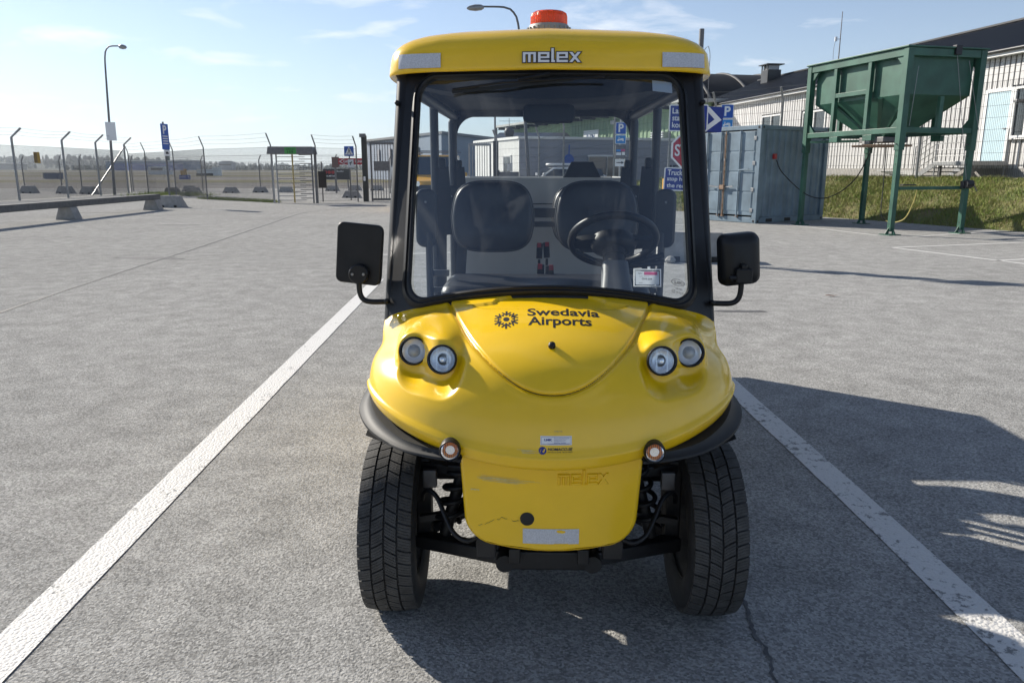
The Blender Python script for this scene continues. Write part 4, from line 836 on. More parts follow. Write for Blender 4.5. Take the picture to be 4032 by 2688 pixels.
eb = MB().cyl((2.55, -.05, 2.05), (2.55, -.03, 2.05), .26, n=20).build('blue_emblem', M['blue'], mo); MB().box((2.55, -.04, 1.5), (.34, .02, .28)).build('emblem_plate', M['blue'], eb); MB().box((2.55, -.04, 2.5), (.05, .02, .5)).build('emblem_stem', M['blue'], eb)
vs, fs = fit_text('IF', 0, 0, .5, .3, .03); MB().add([(8.2 + a, -.032, 1.5 + b) for a, b in vs], fs).build('wall_lettering', M['print'], mo)
fh = thing('far_hangar', 'large blue grey hangar in the distance behind the gate', 'hangar', (0, 0, 0))
MB().prism([(-8.0, 90), (-2.4, 108), (-15.6, 135), (-21.4, 117)], 0, 5.3).build('walls', mat('blue_grey_sheet', (.20, .24, .30), .55, var=.06, scale=.4), fh); MB().prism([(-7.9, 89.6), (-2.0, 108), (-15.6, 135.6), (-21.9, 117)], 5.305, 5.6).build('roof', M['galvdark'], fh)
for k in range(5):
    t = .08 + .18 * k; MB().box((-8.0 - 13.4 * t - .12, 90 + 27 * t - .06, 3.0), (.9, .10, 2.2), rz=math.atan2(27, -13.4)).build('wall_panel', M['greyclad'], fh)
sh = thing('small_house', 'small dark-roofed house with a round vent and an aerial', 'house', (-.2, 56, 0))
MB().box((1.6, 2.5, 1.7), (4.2, 5, 3.4)).build('wall', M['whiteclad'], sh)
MB().add([(-1.3, -.3, 3.4), (4.6, -.3, 3.4), (4.6, 5.3, 3.4), (-1.3, 5.3, 3.4), (-.7, 2.5, 4.05), (4.2, 2.5, 4.05)], [(0, 1, 5, 4), (2, 3, 4, 5), (3, 0, 4), (1, 2, 5), (3, 2, 1, 0)]).build('roof', M['roofd'], sh)
MB().lathe([(.22, 0), (.32, .15), (.36, .4), (.26, .62), (.0, .70)], 14, Matrix.Translation((.0, .6, 3.65))).build('round_vent', M['print'], sh, smooth=60)
MB().tube([(0, .6, 4.2), (0, .6, 4.95)], .02, 6).tube([(-.7, .6, 4.75), (.8, .6, 4.75)], .015, 6).build('aerial', M['galvdark'], sh)

# ------------------------------------------------------------------ parked vehicles
def car(name, label, cat, loc, rz, paint, L_, W_, H_, hood, zb, prof, rack=False):
    t = thing(name, label, cat, loc, rz); y0 = -L_ / 2
    P = [(y0 + a * L_, z) for a, z in prof['body']]
    Mx = Matrix(((0, 0, 1, 0), (1, 0, 0, 0), (0, 1, 0, 0), (0, 0, 0, 1)))
    MB().prism(P, -W_ / 2, W_ / 2, Mx).build('body', paint, t, bevel=.07, seg=3, smooth=60)
    G = [(y0 + a * L_, z) for a, z in prof['glass']]; wb_, wt = W_ / 2 - .07, W_ / 2 - .22
    lo = min(z for _, z in G); hi = max(z for _, z in G)
    wd_ = lambda z: wb_ + (wt - wb_) * (z - lo) / (hi - lo)
    n = len(G); vs = [(-wd_(z), y, z) for y, z in G] + [(wd_(z), y, z) for y, z in G]
    MB().add(vs, [tuple(range(n)), tuple(range(2 * n - 1, n - 1, -1))] + [(i, n + i, n + (i + 1) % n, (i + 1) % n) for i in range(n)]).build('cabin', paint, t, bevel=.05, seg=3, smooth=60)
    # windscreen, side glass
    (ya, za), (yb, zb_) = G[0], G[1]
    def lerp(q): return ya + (yb - ya) * q, za + (zb_ - za) * q
    (y1, z1), (y2, z2) = lerp(.10), lerp(.90); nx = -.012
    MB().add([(-wd_(z1) + .09, y1 + nx, z1 + .015), (wd_(z1) - .09, y1 + nx, z1 + .015), (wd_(z2) - .09, y2 + nx, z2 + .015), (-wd_(z2) + .09, y2 + nx, z2 + .015)], [(0, 1, 2, 3)]).build('windscreen', M['darkpane'], t)
    for sx in (-1, 1):
        z1, z2 = lo + .07, hi - .10; ys0 = np.interp(z1, [za, zb_], [ya, yb]) + .12; yt0 = np.interp(z2, [za, zb_], [ya, yb]) + .10; ye = G[-1][0] - .25
        ym = (ys0 + ye) / 2
        for q, (p0, p1, p2, p3) in enumerate((((ys0), (ym - .04), (ym - .04), (yt0)), ((ym + .04), ye, ye - .1, (ym + .04)))):
            MB().add([(sx * (wd_(z1) + .008), p0, z1), (sx * (wd_(z1) + .008), p1, z1), (sx * (wd_(z2) + .008), p2, z2), (sx * (wd_(z2) + .008), p3, z2)], [(0, 1, 2, 3)]).build('side_window', M['darkpane'], t)
        MB().prism(rrect(.20, .15, .05), -.05, .06, Matrix.Translation((sx * (W_ / 2 + .08), ys0 - .02, zb + .12)) @ Matrix.Rotation(R(90), 4, 'X')).build('door_mirror', paint, t, bevel=.03, smooth=60)
        MB().prism(rrect(.42, .17, .06), 0, .03, Matrix.Translation((sx * (W_ / 2 - .30), y0 - .005, hood - .16)) @ Matrix.Rotation(R(90), 4, 'X')).build('headlight', M['chrome'], t)
        for yw in (y0 + L_ * .19, y0 + L_ * .79):
            w = MB().lathe([(.18, -.1), (.30, -.1), (.335, -.05), (.335, .05), (.30, .1), (.18, .1)], 26, Matrix.Translation((sx * (W_ / 2 - .10), yw, .335)) @ Matrix.Rotation(R(90), 4, 'Y')).build('wheel', M['tyre'], t, smooth=50)
            MB().lathe([(.0, .09), (.18, .085), (.2, .06)], 20, Matrix.Translation((sx * (W_ / 2 - .10), yw, .335)) @ Matrix.Rotation(R(90 * sx), 4, 'Y')).build('rim', M['galv'], w, smooth=50)
        if rack: MB().bar((sx * (wt - .05), G[1][0] + .1, hi + .06), (sx * (wt - .05), G[2][0] - .1, hi + .06), .04, .04).build('roof_rail', M['galvdark'], t)
    MB().box((0, y0 - .012, hood - .33), (W_ * .62, .03, .26)).build('grille', M['print'], t); MB().box((0, y0 - .03, .36), (W_ * .9, .05, .22)).build('bumper', M['print'], t, bevel=.02); MB().box((0, y0 - .062, .42), (.50, .012, .11)).build('number_plate', M['whitesign'], t)
    if rack:
        for yy in (G[1][0] + .3, G[2][0] - .3): MB().bar((-wt - .1, yy, hi + .10), (wt + .1, yy, hi + .10), .05, .035).build('roof_bar', M['galvdark'], t)
    return t
M['vanyel'] = mat('amber_yellow_car_paint', (.66, .34, .03), .3, coat=.4)
M['carwhite'] = mat('white_car_paint', (.74, .75, .76), .3, coat=.5)
car('parked_van', 'amber yellow van with roof bars parked behind the cart', 'van', (-2.75, 28.9, 0), R(2), M['vanyel'], 4.7, 1.92, 2.0, 1.12, 1.14, {'body': [(0, .30), (.01, .85), (.03, 1.05), (.20, 1.20), (.99, 1.20), (1, .9), (1, .30)], 'glass': [(.19, 1.16), (.33, 1.93), (.97, 1.97), (.995, 1.16)]}, True)
wc = car('parked_car', 'white car with a roof box parked behind the bank, seen through the cart', 'car', (2.25, 36.2, .06), R(-82), M['carwhite'], 4.5, 1.82, 1.52, 1.0, 1.02, {'body': [(0, .30), (.01, .75), (.04, .92), (.28, 1.06), (.97, 1.06), (1, .85), (1, .30)], 'glass': [(.24, 1.0), (.40, 1.46), (.75, 1.48), (.96, 1.02)]})
MB().prism(rrect(.75, 1.7, .3), 0, .11, Matrix.Translation((-.0, .15, 1.53))).build('roof_box', M['whitesign'], wc, bevel=.07, seg=3, smooth=60)

# ------------------------------------------------------------------ airfield clutter, far buildings, hills
def simple_box(name, label, cat, loc, d, m, parts=()):
    t = thing(name, label, cat, loc); MB().box((0, 0, d[2] / 2), d).build('body', m, t, bevel=.02)
    for nm, c, dd, mm in parts: MB().box(c, dd, None).build(nm, mm, t)
    return t
simple_box('freight_container', 'dull blue freight container out on the airfield', 'container', (-67.6, 116, 0), (2.0, 1.4, .85), mat('dull_blue', (.12, .15, .22), .6), [('door', (-1.1, 0, .42), (.3, 1.2, .8), M['galv']), ('roof_rim', (0, 0, .88), (2.1, 1.5, .06), M['galvdark'])])
simple_box('service_truck', 'small white service truck far out on the airfield', 'truck', (-66, 170, 0), (3.4, 2.0, 1.4), M['white'], [('cab', (2.3, 0, .9), (1.4, 1.9, 1.8), M['white']), ('wheel_skirt', (0, -1.02, .25), (3.6, .1, .5), M['print'])])
simple_box('ochre_loader', 'small ochre and blue loader out on the airfield', 'loader', (-46.6, 112, 0), (1.2, 1.1, .6), M['blue'], [('cab', (-.1, 0, .9), (.6, .8, .6), M['vanyel']), ('boom', (.1, 0, 1.3), (.35, .3, .3), M['vanyel'])])
simple_box('airfield_van', 'pale van on the far taxiway', 'van', (-92, 205, 0), (4.5, 2.0, 2.0), M['white'], [('bonnet', (2.8, 0, .5), (1.2, 1.9, 1.0), M['white']), ('window', (0, -1.02, 1.4), (3.0, .05, .6), M['print'])])
simple_box('far_terminal', 'low pale blue hangar on the far side of the airfield', 'building', (-330, 800, 0), (75, 20, 8), mat('far_blue_sheet', (.10, .22, .40), .6), [('roof', (0, 0, 8.4), (76, 21, 1.2), M['white']), ('doors', (0, -10.1, 3), (60, .3, 6), M['blue'])])
simple_box('far_block', 'tall grey block building beyond the airfield', 'building', (-330, 900, 0), (15, 12, 9.5), M['greyclad'], [('roof_plant', (0, 0, 9.9), (10, 7, .8), M['galvdark']), ('window_band', (0, -6.1, 6), (13, .3, 1.4), M['print'])])
bpy.data.objects['far_block'].location = (-325, 900, 0); bpy.data.objects['far_terminal'].location = (-318, 700, 0)
simple_box('far_depot', 'low dark depot at the far left beyond the airfield', 'building', (-760, 1150, 0), (90, 25, 9), M['galvdark'], [('roof', (0, 0, 9.3), (92, 27, .8), M['white']), ('gate', (10, -12.6, 3.5), (20, .4, 6), M['print'])])
def ridge_h(x):
    return float(np.interp(x, [-2600, -2100, -1650, -1400, -1150, -950, -760, -600, -380, -100, 300, 1500], [6, 8, 9, 14, 22, 25, 17, 8, 3, 2.5, 2.5, 2.5])) + 1.5 * math.sin(x / 70.0)
hl = []
xs = np.linspace(-3200, 1800, 160)
for q, f in ((-260, 0.0), (-160, .35), (-60, .8), (0, 1.0), (150, .9), (400, 0)): hl.append([(float(x), 1750 + q + 60 * math.sin(x / 400), -1 + ridge_h(x) * f) for x in xs])
struct('hill', MB().surf(hl), mat('wooded_hillside', (.030, .045, .022), .95, var=.3, scale=.02), 'low wooded hill along the horizon', smooth=60)
tw = MB(); rr = np.random.default_rng(21)
for k in range(2600):
    x = rr.uniform(-2300, 900); q = rr.choice([-200, -120, -50, -10]) + rr.normal(0, 15); f = float(np.interp(q, [-260, -160, -60, 0], [0, .35, .8, 1])); z = ridge_h(x) * f - 2; y = 1750 + q + 60 * math.sin(x / 400)
    h = rr.uniform(6, 12.5) * (1.15 if rr.random() < .12 else 1); w = h * rr.uniform(.22, .42); n = 5
    ph = rr.uniform(0, 6)
    if rr.random() < .5:
        vs = [(x + w * math.cos(ph + 2 * math.pi * i / n), y + w * math.sin(ph + 2 * math.pi * i / n), z + h * .1) for i in range(n)] + [(x, y, z + h)]
        tw.add(vs, [(i, (i + 1) % n, n) for i in range(n)])
    else:
        vs = [(x + w * s_ * math.cos(ph + 2 * math.pi * i / n), y + w * s_ * math.sin(ph + 2 * math.pi * i / n), z + h * zz) for s_, zz in ((.7, .1), (1.25, .5), (.7, .85)) for i in range(n)] + [(x, y, z + h * .95)]
        tw.add(vs, [(r_ * n + i, r_ * n + (i + 1) % n, (r_ + 1) * n + (i + 1) % n, (r_ + 1) * n + i) for r_ in (0, 1) for i in range(n)] + [(2 * n + i, 2 * n + (i + 1) % n, 3 * n) for i in range(n)])
tag(tw.build('far_wood', mat('far_forest', (.022, .036, .018), .95, var=.35, scale=.03)), 'dark forest along the hills beyond the airfield', 'forest', kind='stuff')
# nearer lower tree belt
tb = MB()
for k in range(700):
    x = rr.uniform(-520, 40); y = 950 + rr.normal(0, 25) ; h = rr.uniform(3, 6.5); w = h * rr.uniform(.3, .5); n = 5; ph = rr.uniform(0, 6)
    vs = [(x + w * s_ * math.cos(ph + 2 * math.pi * i / n), y + w * s_ * math.sin(ph + 2 * math.pi * i / n), h * zz) for s_, zz in ((.6, .0), (1.1, .45), (.65, .85)) for i in range(n)] + [(x, y, h)]
    tb.add(vs, [(r_ * n + i, r_ * n + (i + 1) % n, (r_ + 1) * n + (i + 1) % n, (r_ + 1) * n + i) for r_ in (0, 1) for i in range(n)] + [(2 * n + i, 2 * n + (i + 1) % n, 3 * n) for i in range(n)])
tag(tb.build('tree_belt', bpy.data.materials['far_forest']), 'belt of trees on the far edge of the airfield', 'trees', kind='stuff')
# haze over the airfield
hz = MB().box((-500, 900, 29), (7000, 2700, 62)).build('haze', None)
hm = bpy.data.materials.new('thin_haze'); hm.use_nodes = True; N_ = hm.node_tree.nodes; N_.clear()
ho = N_.new('ShaderNodeOutputMaterial'); hv = N_.new('ShaderNodeVolumePrincipled'); hv.inputs['Color'].default_value = (.80, .88, .97, 1); hv.inputs['Density'].default_value = HAZE; hv.inputs['Anisotropy'].default_value = .45
hm.node_tree.links.new(hv.outputs[0], ho.inputs['Volume']); hz.data.materials.append(hm); tag(hz, 'thin bluish haze over the airfield', 'haze', kind='stuff')

# ------------------------------------------------------------------ the yellow cart (local frame: x right, y to the rear, z up, origin under the front axle)
cart = thing('utility_cart', 'yellow four-seat electric utility cart with an orange roof beacon', 'cart', (0.12, 2.404, 0), -R(1.6))

# --- nose shell: rows from windscreen base (v=0) to the lower lip (v=1)
CTR = catmull([(.02, 1.058), (-.16, 1.022), (-.29, .975), (-.375, .923), (-.43, .862), (-.462, .80), (-.479, .738), (-.486, .706)], 400)
EDG = catmull([(.20, .957), (.185, .940), (.155, .917), (.11, .892), (.06, .868), (.015, .845), (-.015, .824), (-.028, .808)], 400)
_cl = np.r_[0, np.cumsum(np.linalg.norm(np.diff(CTR, axis=0), axis=1))]; NLEN = _cl[-1]; _cl = _cl / NLEN
_vs = np.linspace(0, 1, 400)
def sstep(a, b, x):
    t = np.clip((x - a) / (b - a), 0, 1); return t * t * (3 - 2 * t)
LAMPS = [(.404, .928, .047), (.310, .924, .047)]       # x, z, housing radius, mirrored on both sides
LAMP_Y = [-.215, -.300]
def nose_base(t, v):
    yc, zc = np.interp(v, _cl, CTR[:, 0]), np.interp(v, _cl, CTR[:, 1])
    ye, ze = np.interp(v, _vs, EDG[:, 0]), np.interp(v, _vs, EDG[:, 1])
    a = np.abs(t)
    g1 = a ** 2.3; g2 = 1 - np.sqrt(np.maximum(1 - .985 * a * a, 0)); k = sstep(.05, .6, v)
    g = g1 * (1 - k) + g2 * k
    W = .564 + .002 * sstep(.3, .9, v) - .012 * np.exp(-((v - .45) / .16) ** 2)
    x = t * W
    y = yc + (ye - yc) * g
    z = zc + (ze - zc) * (a ** 2.0)
    return np.stack([x, y, z], -1)
def nose_normals(P):
    du = np.gradient(P, axis=1); dv = np.gradient(P, axis=0)
    n = np.cross(du, dv); n /= np.linalg.norm(n, axis=-1, keepdims=True) + 1e-12
    n[n[..., 1] > 0.2] *= -1
    return n
def bonnet_dist(x, v):
    """signed distance in metres from the bonnet's edge, negative inside"""
    q = np.abs(x) / .322; w = np.maximum(v, 1e-4) / .752
    Fv = q ** 2.2 + w ** 1.31 - 1
    gx = 2.2 * q ** 1.2 / .322; gv = 1.31 * w ** .31 / (.752 * NLEN)
    return Fv / (np.sqrt(gx ** 2 + gv ** 2) + 1e-6)
def nose_surface(t, v):
    Pb = nose_base(t, v); n = nose_normals(Pb); x, z = Pb[..., 0], Pb[..., 2]; ax = np.abs(x)
    d = bonnet_dist(x, v)
    h = .004 * (1 - sstep(-.006, .004, d)) - .009 * np.exp(-((d - .002) / .0046) ** 2) + .0018 * np.exp(-((d - .016) / .010) ** 2)
    # brow over the lamps, dent of the socket below
    lam = (ax - .305) / .095
    arc = .966 - .026 * np.clip(np.abs(lam - .5) - .3, 0, None) ** 1.5 - .012 * (1 - np.clip(lam, 0, 1)) * 1.0 + .012 * np.clip(lam, 0, 1)
    span = sstep(.23, .30, ax) * (1 - sstep(.455, .51, ax))
    h = h - .004 * np.exp(-((ax - .27) / .05) ** 2 - ((z - .985) / .03) ** 2)
    h = h + .005 * np.exp(-((v - 1.0) / .02) ** 2)
    P = Pb + n * h[..., None]
    fend = np.exp(-((ax - .385) / .095) ** 2) * np.exp(-((v - .31) / .15) ** 2) * sstep(.0, .12, v)
    P[..., 2] += .038 * fend; P[..., 1] -= .020 * fend
    # sockets: the shell sinks to a forward-facing plane round each lamp
    y = P[..., 1].copy(); zz = P[..., 2]
    dd = []
    for (lx, lz, r), ly in zip(LAMPS, LAMP_Y):
        dx, dz = (np.abs(P[..., 0]) - lx), (zz - lz)
        drop = np.where(dz < 0, 0.78, 0.95)                 # the dish reaches further down
        dd.append(np.sqrt(dx ** 2 + (dz * drop) ** 2))
    k = 38.0
    dmin = -np.log(np.exp(-k * dd[0]) + np.exp(-k * dd[1])) / k
    w0 = np.exp(-k * dd[0]) / (np.exp(-k * dd[0]) + np.exp(-k * dd[1]))
    plane = LAMP_Y[0] * w0 + LAMP_Y[1] * (1 - w0) + .010 + .24 * (zz - .926)
    wgt = (1 - sstep(.044, .072, dmin)) * sstep(.08, .2, v)
    P[..., 1] = y * (1 - wgt) + np.maximum(plane, y * 0 - 9) * wgt
    return P, d
NT, NV = 330, 170
th = np.linspace(-math.pi / 2, math.pi / 2, NT); T_, V_ = np.meshgrid(np.sin(th * .992), np.linspace(0, 1, NV))
NP, ND = nose_surface(T_, V_)
# fold of the lip: a lower band, then a return under the shell
lip = []
last = NP[-1]
cx = last[:, 0]
for dy, dz, sc in ((-.004, -.004, 1.004), (-.003, -.010, 1.003), (.004, -.030, .995), (.008, -.039, .991), (.016, -.043, .982), (.04, -.040, .95)):
    q = last.copy(); q[:, 0] *= sc; q[:, 1] += dy; q[:, 2] += dz
    lip.append(q)
NPall = np.concatenate([NP, np.stack(lip)], 0)
# sides run back to the door opening
def side_cols(sgn):
    e = NPall[:, 0 if sgn < 0 else -1]
    cols = []
    for k, yb in enumerate((.12, .24, .36)):
        q = e.copy(); q[:, 1] = np.maximum(e[:, 1] + .01 * (k + 1), e[:, 1] + (yb - e[:, 1]) * 1.0); q[:, 0] = e[:, 0] * (1 + .004 * (k + 1)); cols.append(q)
    return cols
lc, rc = side_cols(-1), side_cols(1)
NPall = np.concatenate([np.stack(lc[::-1], 1), NPall, np.stack(rc, 1)], 1)
nr, nc = NPall.shape[:2]
inside = np.zeros((nr, nc), bool); inside[:NV, 3:3 + NT] = ND < .002
shell, bon = MB(), MB()
shell.v = [tuple(p) for p in NPall.reshape(-1, 3)]; bon.v = list(shell.v)
hole = np.zeros((nr, nc), bool)
for (lx, lz, r_) in LAMPS: hole |= ((np.abs(NPall[..., 0]) - lx) ** 2 + (NPall[..., 2] - lz) ** 2 < (r_ * .82) ** 2) & (NPall[..., 1] < .0)
for i in range(nr - 1):
    for k in range(nc - 1):
        if hole[i, k] and hole[i + 1, k + 1]: continue
        f = (i * nc + k, (i + 1) * nc + k, (i + 1) * nc + k + 1, i * nc + k + 1)
        (bon if inside[i, k] and inside[i + 1, k] and inside[i, k + 1] and inside[i + 1, k + 1] else shell).f.append(f)
def prune(mb):
    used = sorted({i for f in mb.f for i in f}); ix = {u: j for j, u in enumerate(used)}
    mb.v = [mb.v[u] for u in used]; mb.f = [tuple(ix[i] for i in f) for f in mb.f]
prune(shell); prune(bon)
nose = shell.build('nose_shell', M['yellow'], cart, smooth=179)
bonnet = bon.build('bonnet', M['yellow'], cart, smooth=179)
def on_nose(x, v, off=.0012):
    """point on the finished shell at x metres from the middle, v down the profile"""
    x = np.asarray(x, float); v = np.asarray(v, float)
    t = x / .572
    e = .004
    def f(a, b):
        Pb = nose_base(a, b); return Pb
    p = f(t, v); du = f(t + e, v) - f(t - e, v); dv = f(t, v + e) - f(t, v - e)
    n = np.cross(du, dv); n /= np.linalg.norm(n, axis=-1, keepdims=True); n[n[..., 1] > .3] *= -1
    n[n[..., 2] < -.3] *= -1
    d = bonnet_dist(p[..., 0], v); h = .004 * (1 - sstep(-.006, .004, d)) + .005 * np.exp(-((v - 1.0) / .02) ** 2)
    return p + n * (h + off)[..., None]
def decal(name, parts, material, parent, off=.0006):
    """parts: list of (verts2d, faces) in (x, v) coordinates of the nose"""
    mb = MB()
    for vs, fs in parts:
        P = on_nose([a for a, b in vs], [b for a, b in vs], off); mb.add([tuple(p) for p in P], fs)
    return mb.build(name, material, parent)
def vtext(body, x0, vbase, w, hv, bold=.02, shear=0.0):
    vs, fs = fit_text(body, x0, 0, w, 1, bold, shear); return [(a, vbase - b * hv) for a, b in vs], fs
decal('company_lettering', [vtext('Swedavia', -.071, .275, .218, .080, .02), vtext('Airports', -.069, .385, .190, .100, .02)], M['print'], bonnet)
# the six-armed snowflake emblem
fl = []
cxf, cvf, rx, rv = -.135, .300, .040, .085
def stroke(p, q, w):
    d = np.array(q) - np.array(p); d = d / (np.linalg.norm(d) + 1e-9); n = np.array([-d[1], d[0]]) * w
    a = [np.array(p) + n, np.array(p) - n, np.array(q) - n, np.array(q) + n]
    return [(cxf + s[0] * rx, cvf - s[1] * rv) for s in a], [(0, 1, 2, 3)]
for k in range(6):
    a = R(90 + 60 * k); u = np.array([math.cos(a), math.sin(a)]); w = np.array([-u[1], u[0]])
    fl.append(stroke(u * .42, u * 1.0, .075))
    fl.append(stroke(u * .52, u * .84 + w * .34, .06)); fl.append(stroke(u * .52, u * .84 - w * .34, .06))
    a2 = a + R(30); u2 = np.array([math.cos(a2), math.sin(a2)]); w2 = np.array([-u2[1], u2[0]])
    fl.append(stroke(u2 * .4, u2 * .68, .04)); fl.append(stroke(u2 * .5, u2 * .66 + w2 * .16, .035)); fl.append(stroke(u2 * .5, u2 * .66 - w2 * .16, .035))
fl.append(([(cxf + .24 * rx * math.cos(2 * math.pi * k / 16), cvf + .24 * rv * math.sin(2 * math.pi * k / 16)) for k in range(16)], [tuple(range(16))]))
decal('snowflake_emblem', fl, M['print'], bonnet)
# bonnet pin
pp = on_nose(np.array([0.0]), np.array([.52]), 0)[0]
MB().lathe([(.0, .016), (.006, .0155), (.0095, .012), (.0105, .006), (.0095, -.006)], 16, Matrix.Translation(pp) @ Matrix.Rotation(R(38), 4, 'X')).build('bonnet_pin', M['black'], bonnet, smooth=60)
sx_ = .322 * np.sin(np.linspace(-math.pi / 2 * .97, math.pi / 2 * .97, 90)); sv_ = .752 * np.maximum(1 - (np.abs(sx_) / .322) ** 2.2, 0) ** (1 / 1.31)
MB().tube([tuple(p) for p in on_nose(sx_, sv_, -.0075)], .0019, 6).build('bonnet_gap_shade', M['gapshade'], bonnet, smooth=60)  # thin brown strip in the groove, painting the shade of the bonnet shut line
# stickers low on the nose
def vquad(x0, x1, v0, v1, n=6):
    vs = [(x0 + (x1 - x0) * i / n, v) for v in (v0, v1) for i in range(n + 1)]
    return vs, [(i, i + 1, n + 2 + i, n + 1 + i) for i in range(n)]
st = decal('dealer_sticker', [vquad(-.032, .052, .9160, .9520)], M['whitesign'], nose, .0005)
decal('sticker_frame', [vquad(-.030, .050, .9195, .9205), vquad(-.030, .050, .9475, .9485), vquad(-.030, -.0294, .9195, .9485, 1), vquad(.0494, .050, .9195, .9485, 1)], M['navy'], st, .0009)
decal('sticker_lettering', [vtext('LMK', -.0215, .9355, .021, .0085, .05), vtext('Elektrotruckservice för proffs', .005, .9285, .04, .005, .01),
      vtext('LMK Elektrotruckservice AB', .005, .9355, .03, .0038), vtext('Stenvägen 1, Täby', .005, .9, .022, .0038), vtext('08-544 401 60   www.lmk.se', .005, .9445, .031, .0038),
      vquad(-.012, .046, .9462, .9469)], M['navy'], st, .0011)
decal('website_roundel', [([(-.026 + .0105 * math.cos(2 * math.pi * k / 20), .9740 + .0150 * math.sin(2 * math.pi * k / 20)) for k in range(20)], [tuple(range(20))])], M['navy'], nose, .0006)
decal('roundel_initial', [vtext('N', -.0335, .9810, .015, .014, .06, .3)], M['yellow'], nose, .0010)
decal('website_lettering', [vtext('NOMACO.SE', -.0125, .9740, .067, .011, .035, .25), vtext('El-fordon för proffs  +46 23 133670', -.0125, .9830, .066, .006, .01, .25)], M['print'], nose, .0006)
# scratches on the lip
scr = []
for k in range(7):
    x0 = -.075 + random.uniform(-.02, .02); scr.append(vquad(x0, x0 + random.uniform(.02, .05), .975 + .004 * k * .5, .9762 + .004 * k * .5, 4))
decal('lip_scratch', scr, M['scuff'], nose, .0006)

# --- lamps
def lamp_unit(sx, i):
    lx, lz, r = LAMPS[i]; ly = LAMP_Y[i]
    Mx = Matrix.Translation((sx * lx, ly, lz)) @ Matrix.Rotation(R(90 - 13), 4, 'X')      # local z looks forward
    nm = 'headlight' if i == 0 else 'driving_light'
    rr = r * .89
    h = MB().lathe([(rr * .8, -.02), (rr, -.02), (rr * 1.02, .0), (rr, .008), (rr * .92, .010), (rr * .88, .004), (rr * .86, -.012)], 40, Mx).build(nm, M['black'], cart, smooth=50)
    MB().lathe([(.0, -.045), (rr * .3, -.041), (rr * .6, -.028), (rr * .8, -.010), (rr * .875, .002)] if i else [(rr * .44, -.010), (rr * .55, -.009), (rr * .7, -.005), (rr * .875, .002)], 36, Mx).build('reflector', M['chrome'] if i else M['silver'], h, smooth=179)
    if i == 0:
        MB().lathe([(.0, .002), (rr * .22, .001), (rr * .38, -.004), (rr * .46, -.010), (rr * .47, -.026)], 30, Mx).build('projector_lens', M['balllens'], h, smooth=60)
        MB().lathe([(rr * .47, -.012), (rr * .52, -.010), (rr * .52, -.024), (rr * .47, -.026)], 30, Mx).build('projector_ring', M['chrome'], h, smooth=40)
    else:
        MB().lathe([(.0, -.004), (.006, -.005), (.009, -.012), (.009, -.034)], 20, Mx).build('bulb_cap', M['chrome'], h, smooth=40)
        b = MB()
        for q in (-.35, .35): b.box((q * rr, 0, -.001), (.0016, rr * 1.45, .003), Mx)
        b.build('lens_rib', M['chrome'], h)
    MB().lathe([(.0, .014), (rr * .3, .0135), (rr * .6, .011), (rr * .8, .007), (rr * .9, .003)], 36, Mx).build('lens', M['lens'], h, smooth=179)
    return h

for sx in (-1, 1):
    for i in (0, 1): lamp_unit(sx, i)

# --- lower front plate with its embossed word, plug, reflective strip
def plate_outline(w, h, r, n=9):
    out = [(-w / 2, h), (w / 2, h)]
    for k in range(n + 1):
        a = R(0 - 90 * k / n); out.append((w / 2 - .012 - r + r * math.cos(a) + .0, r + r * math.sin(a) + .012))
    for k in range(1, 8):
        q = 1 - 2 * k / 8; out.append((q * (w / 2 - r - .012), .012 * q * q))
    for k in range(n + 1):
        a = R(-90 - 90 * k / n); out.append((-w / 2 + .012 + r + r * math.cos(a), r + r * math.sin(a) + .012))
    return out
PY, PZ0 = -.425, .388
def plate_pt(x, z, off=0.0): return (x, PY + .10 * (x / .25) ** 2 * .35 + .018 * (1 - (z - PZ0) / .29) - off, z)
ol = plate_outline(.516, .31, .088)
pl = MB(); rings = []
for ins, back in ((0.0, .085), (0.0, .012), (.004, .004), (.011, 0.0)):
    ring = []
    for (x, z) in ol:
        cxx, czz = 0, .17; L_ = math.hypot(x - cxx, z - czz)
        f = 1 - ins / L_ * 1.0
        xx, z2 = cxx + (x - cxx) * f, czz + (z - czz) * f
        p = plate_pt(xx, PZ0 + z2); ring.append((p[0], p[1] + back, p[2]))
    rings.append(ring)
pl.surf(rings, closed_u=True)
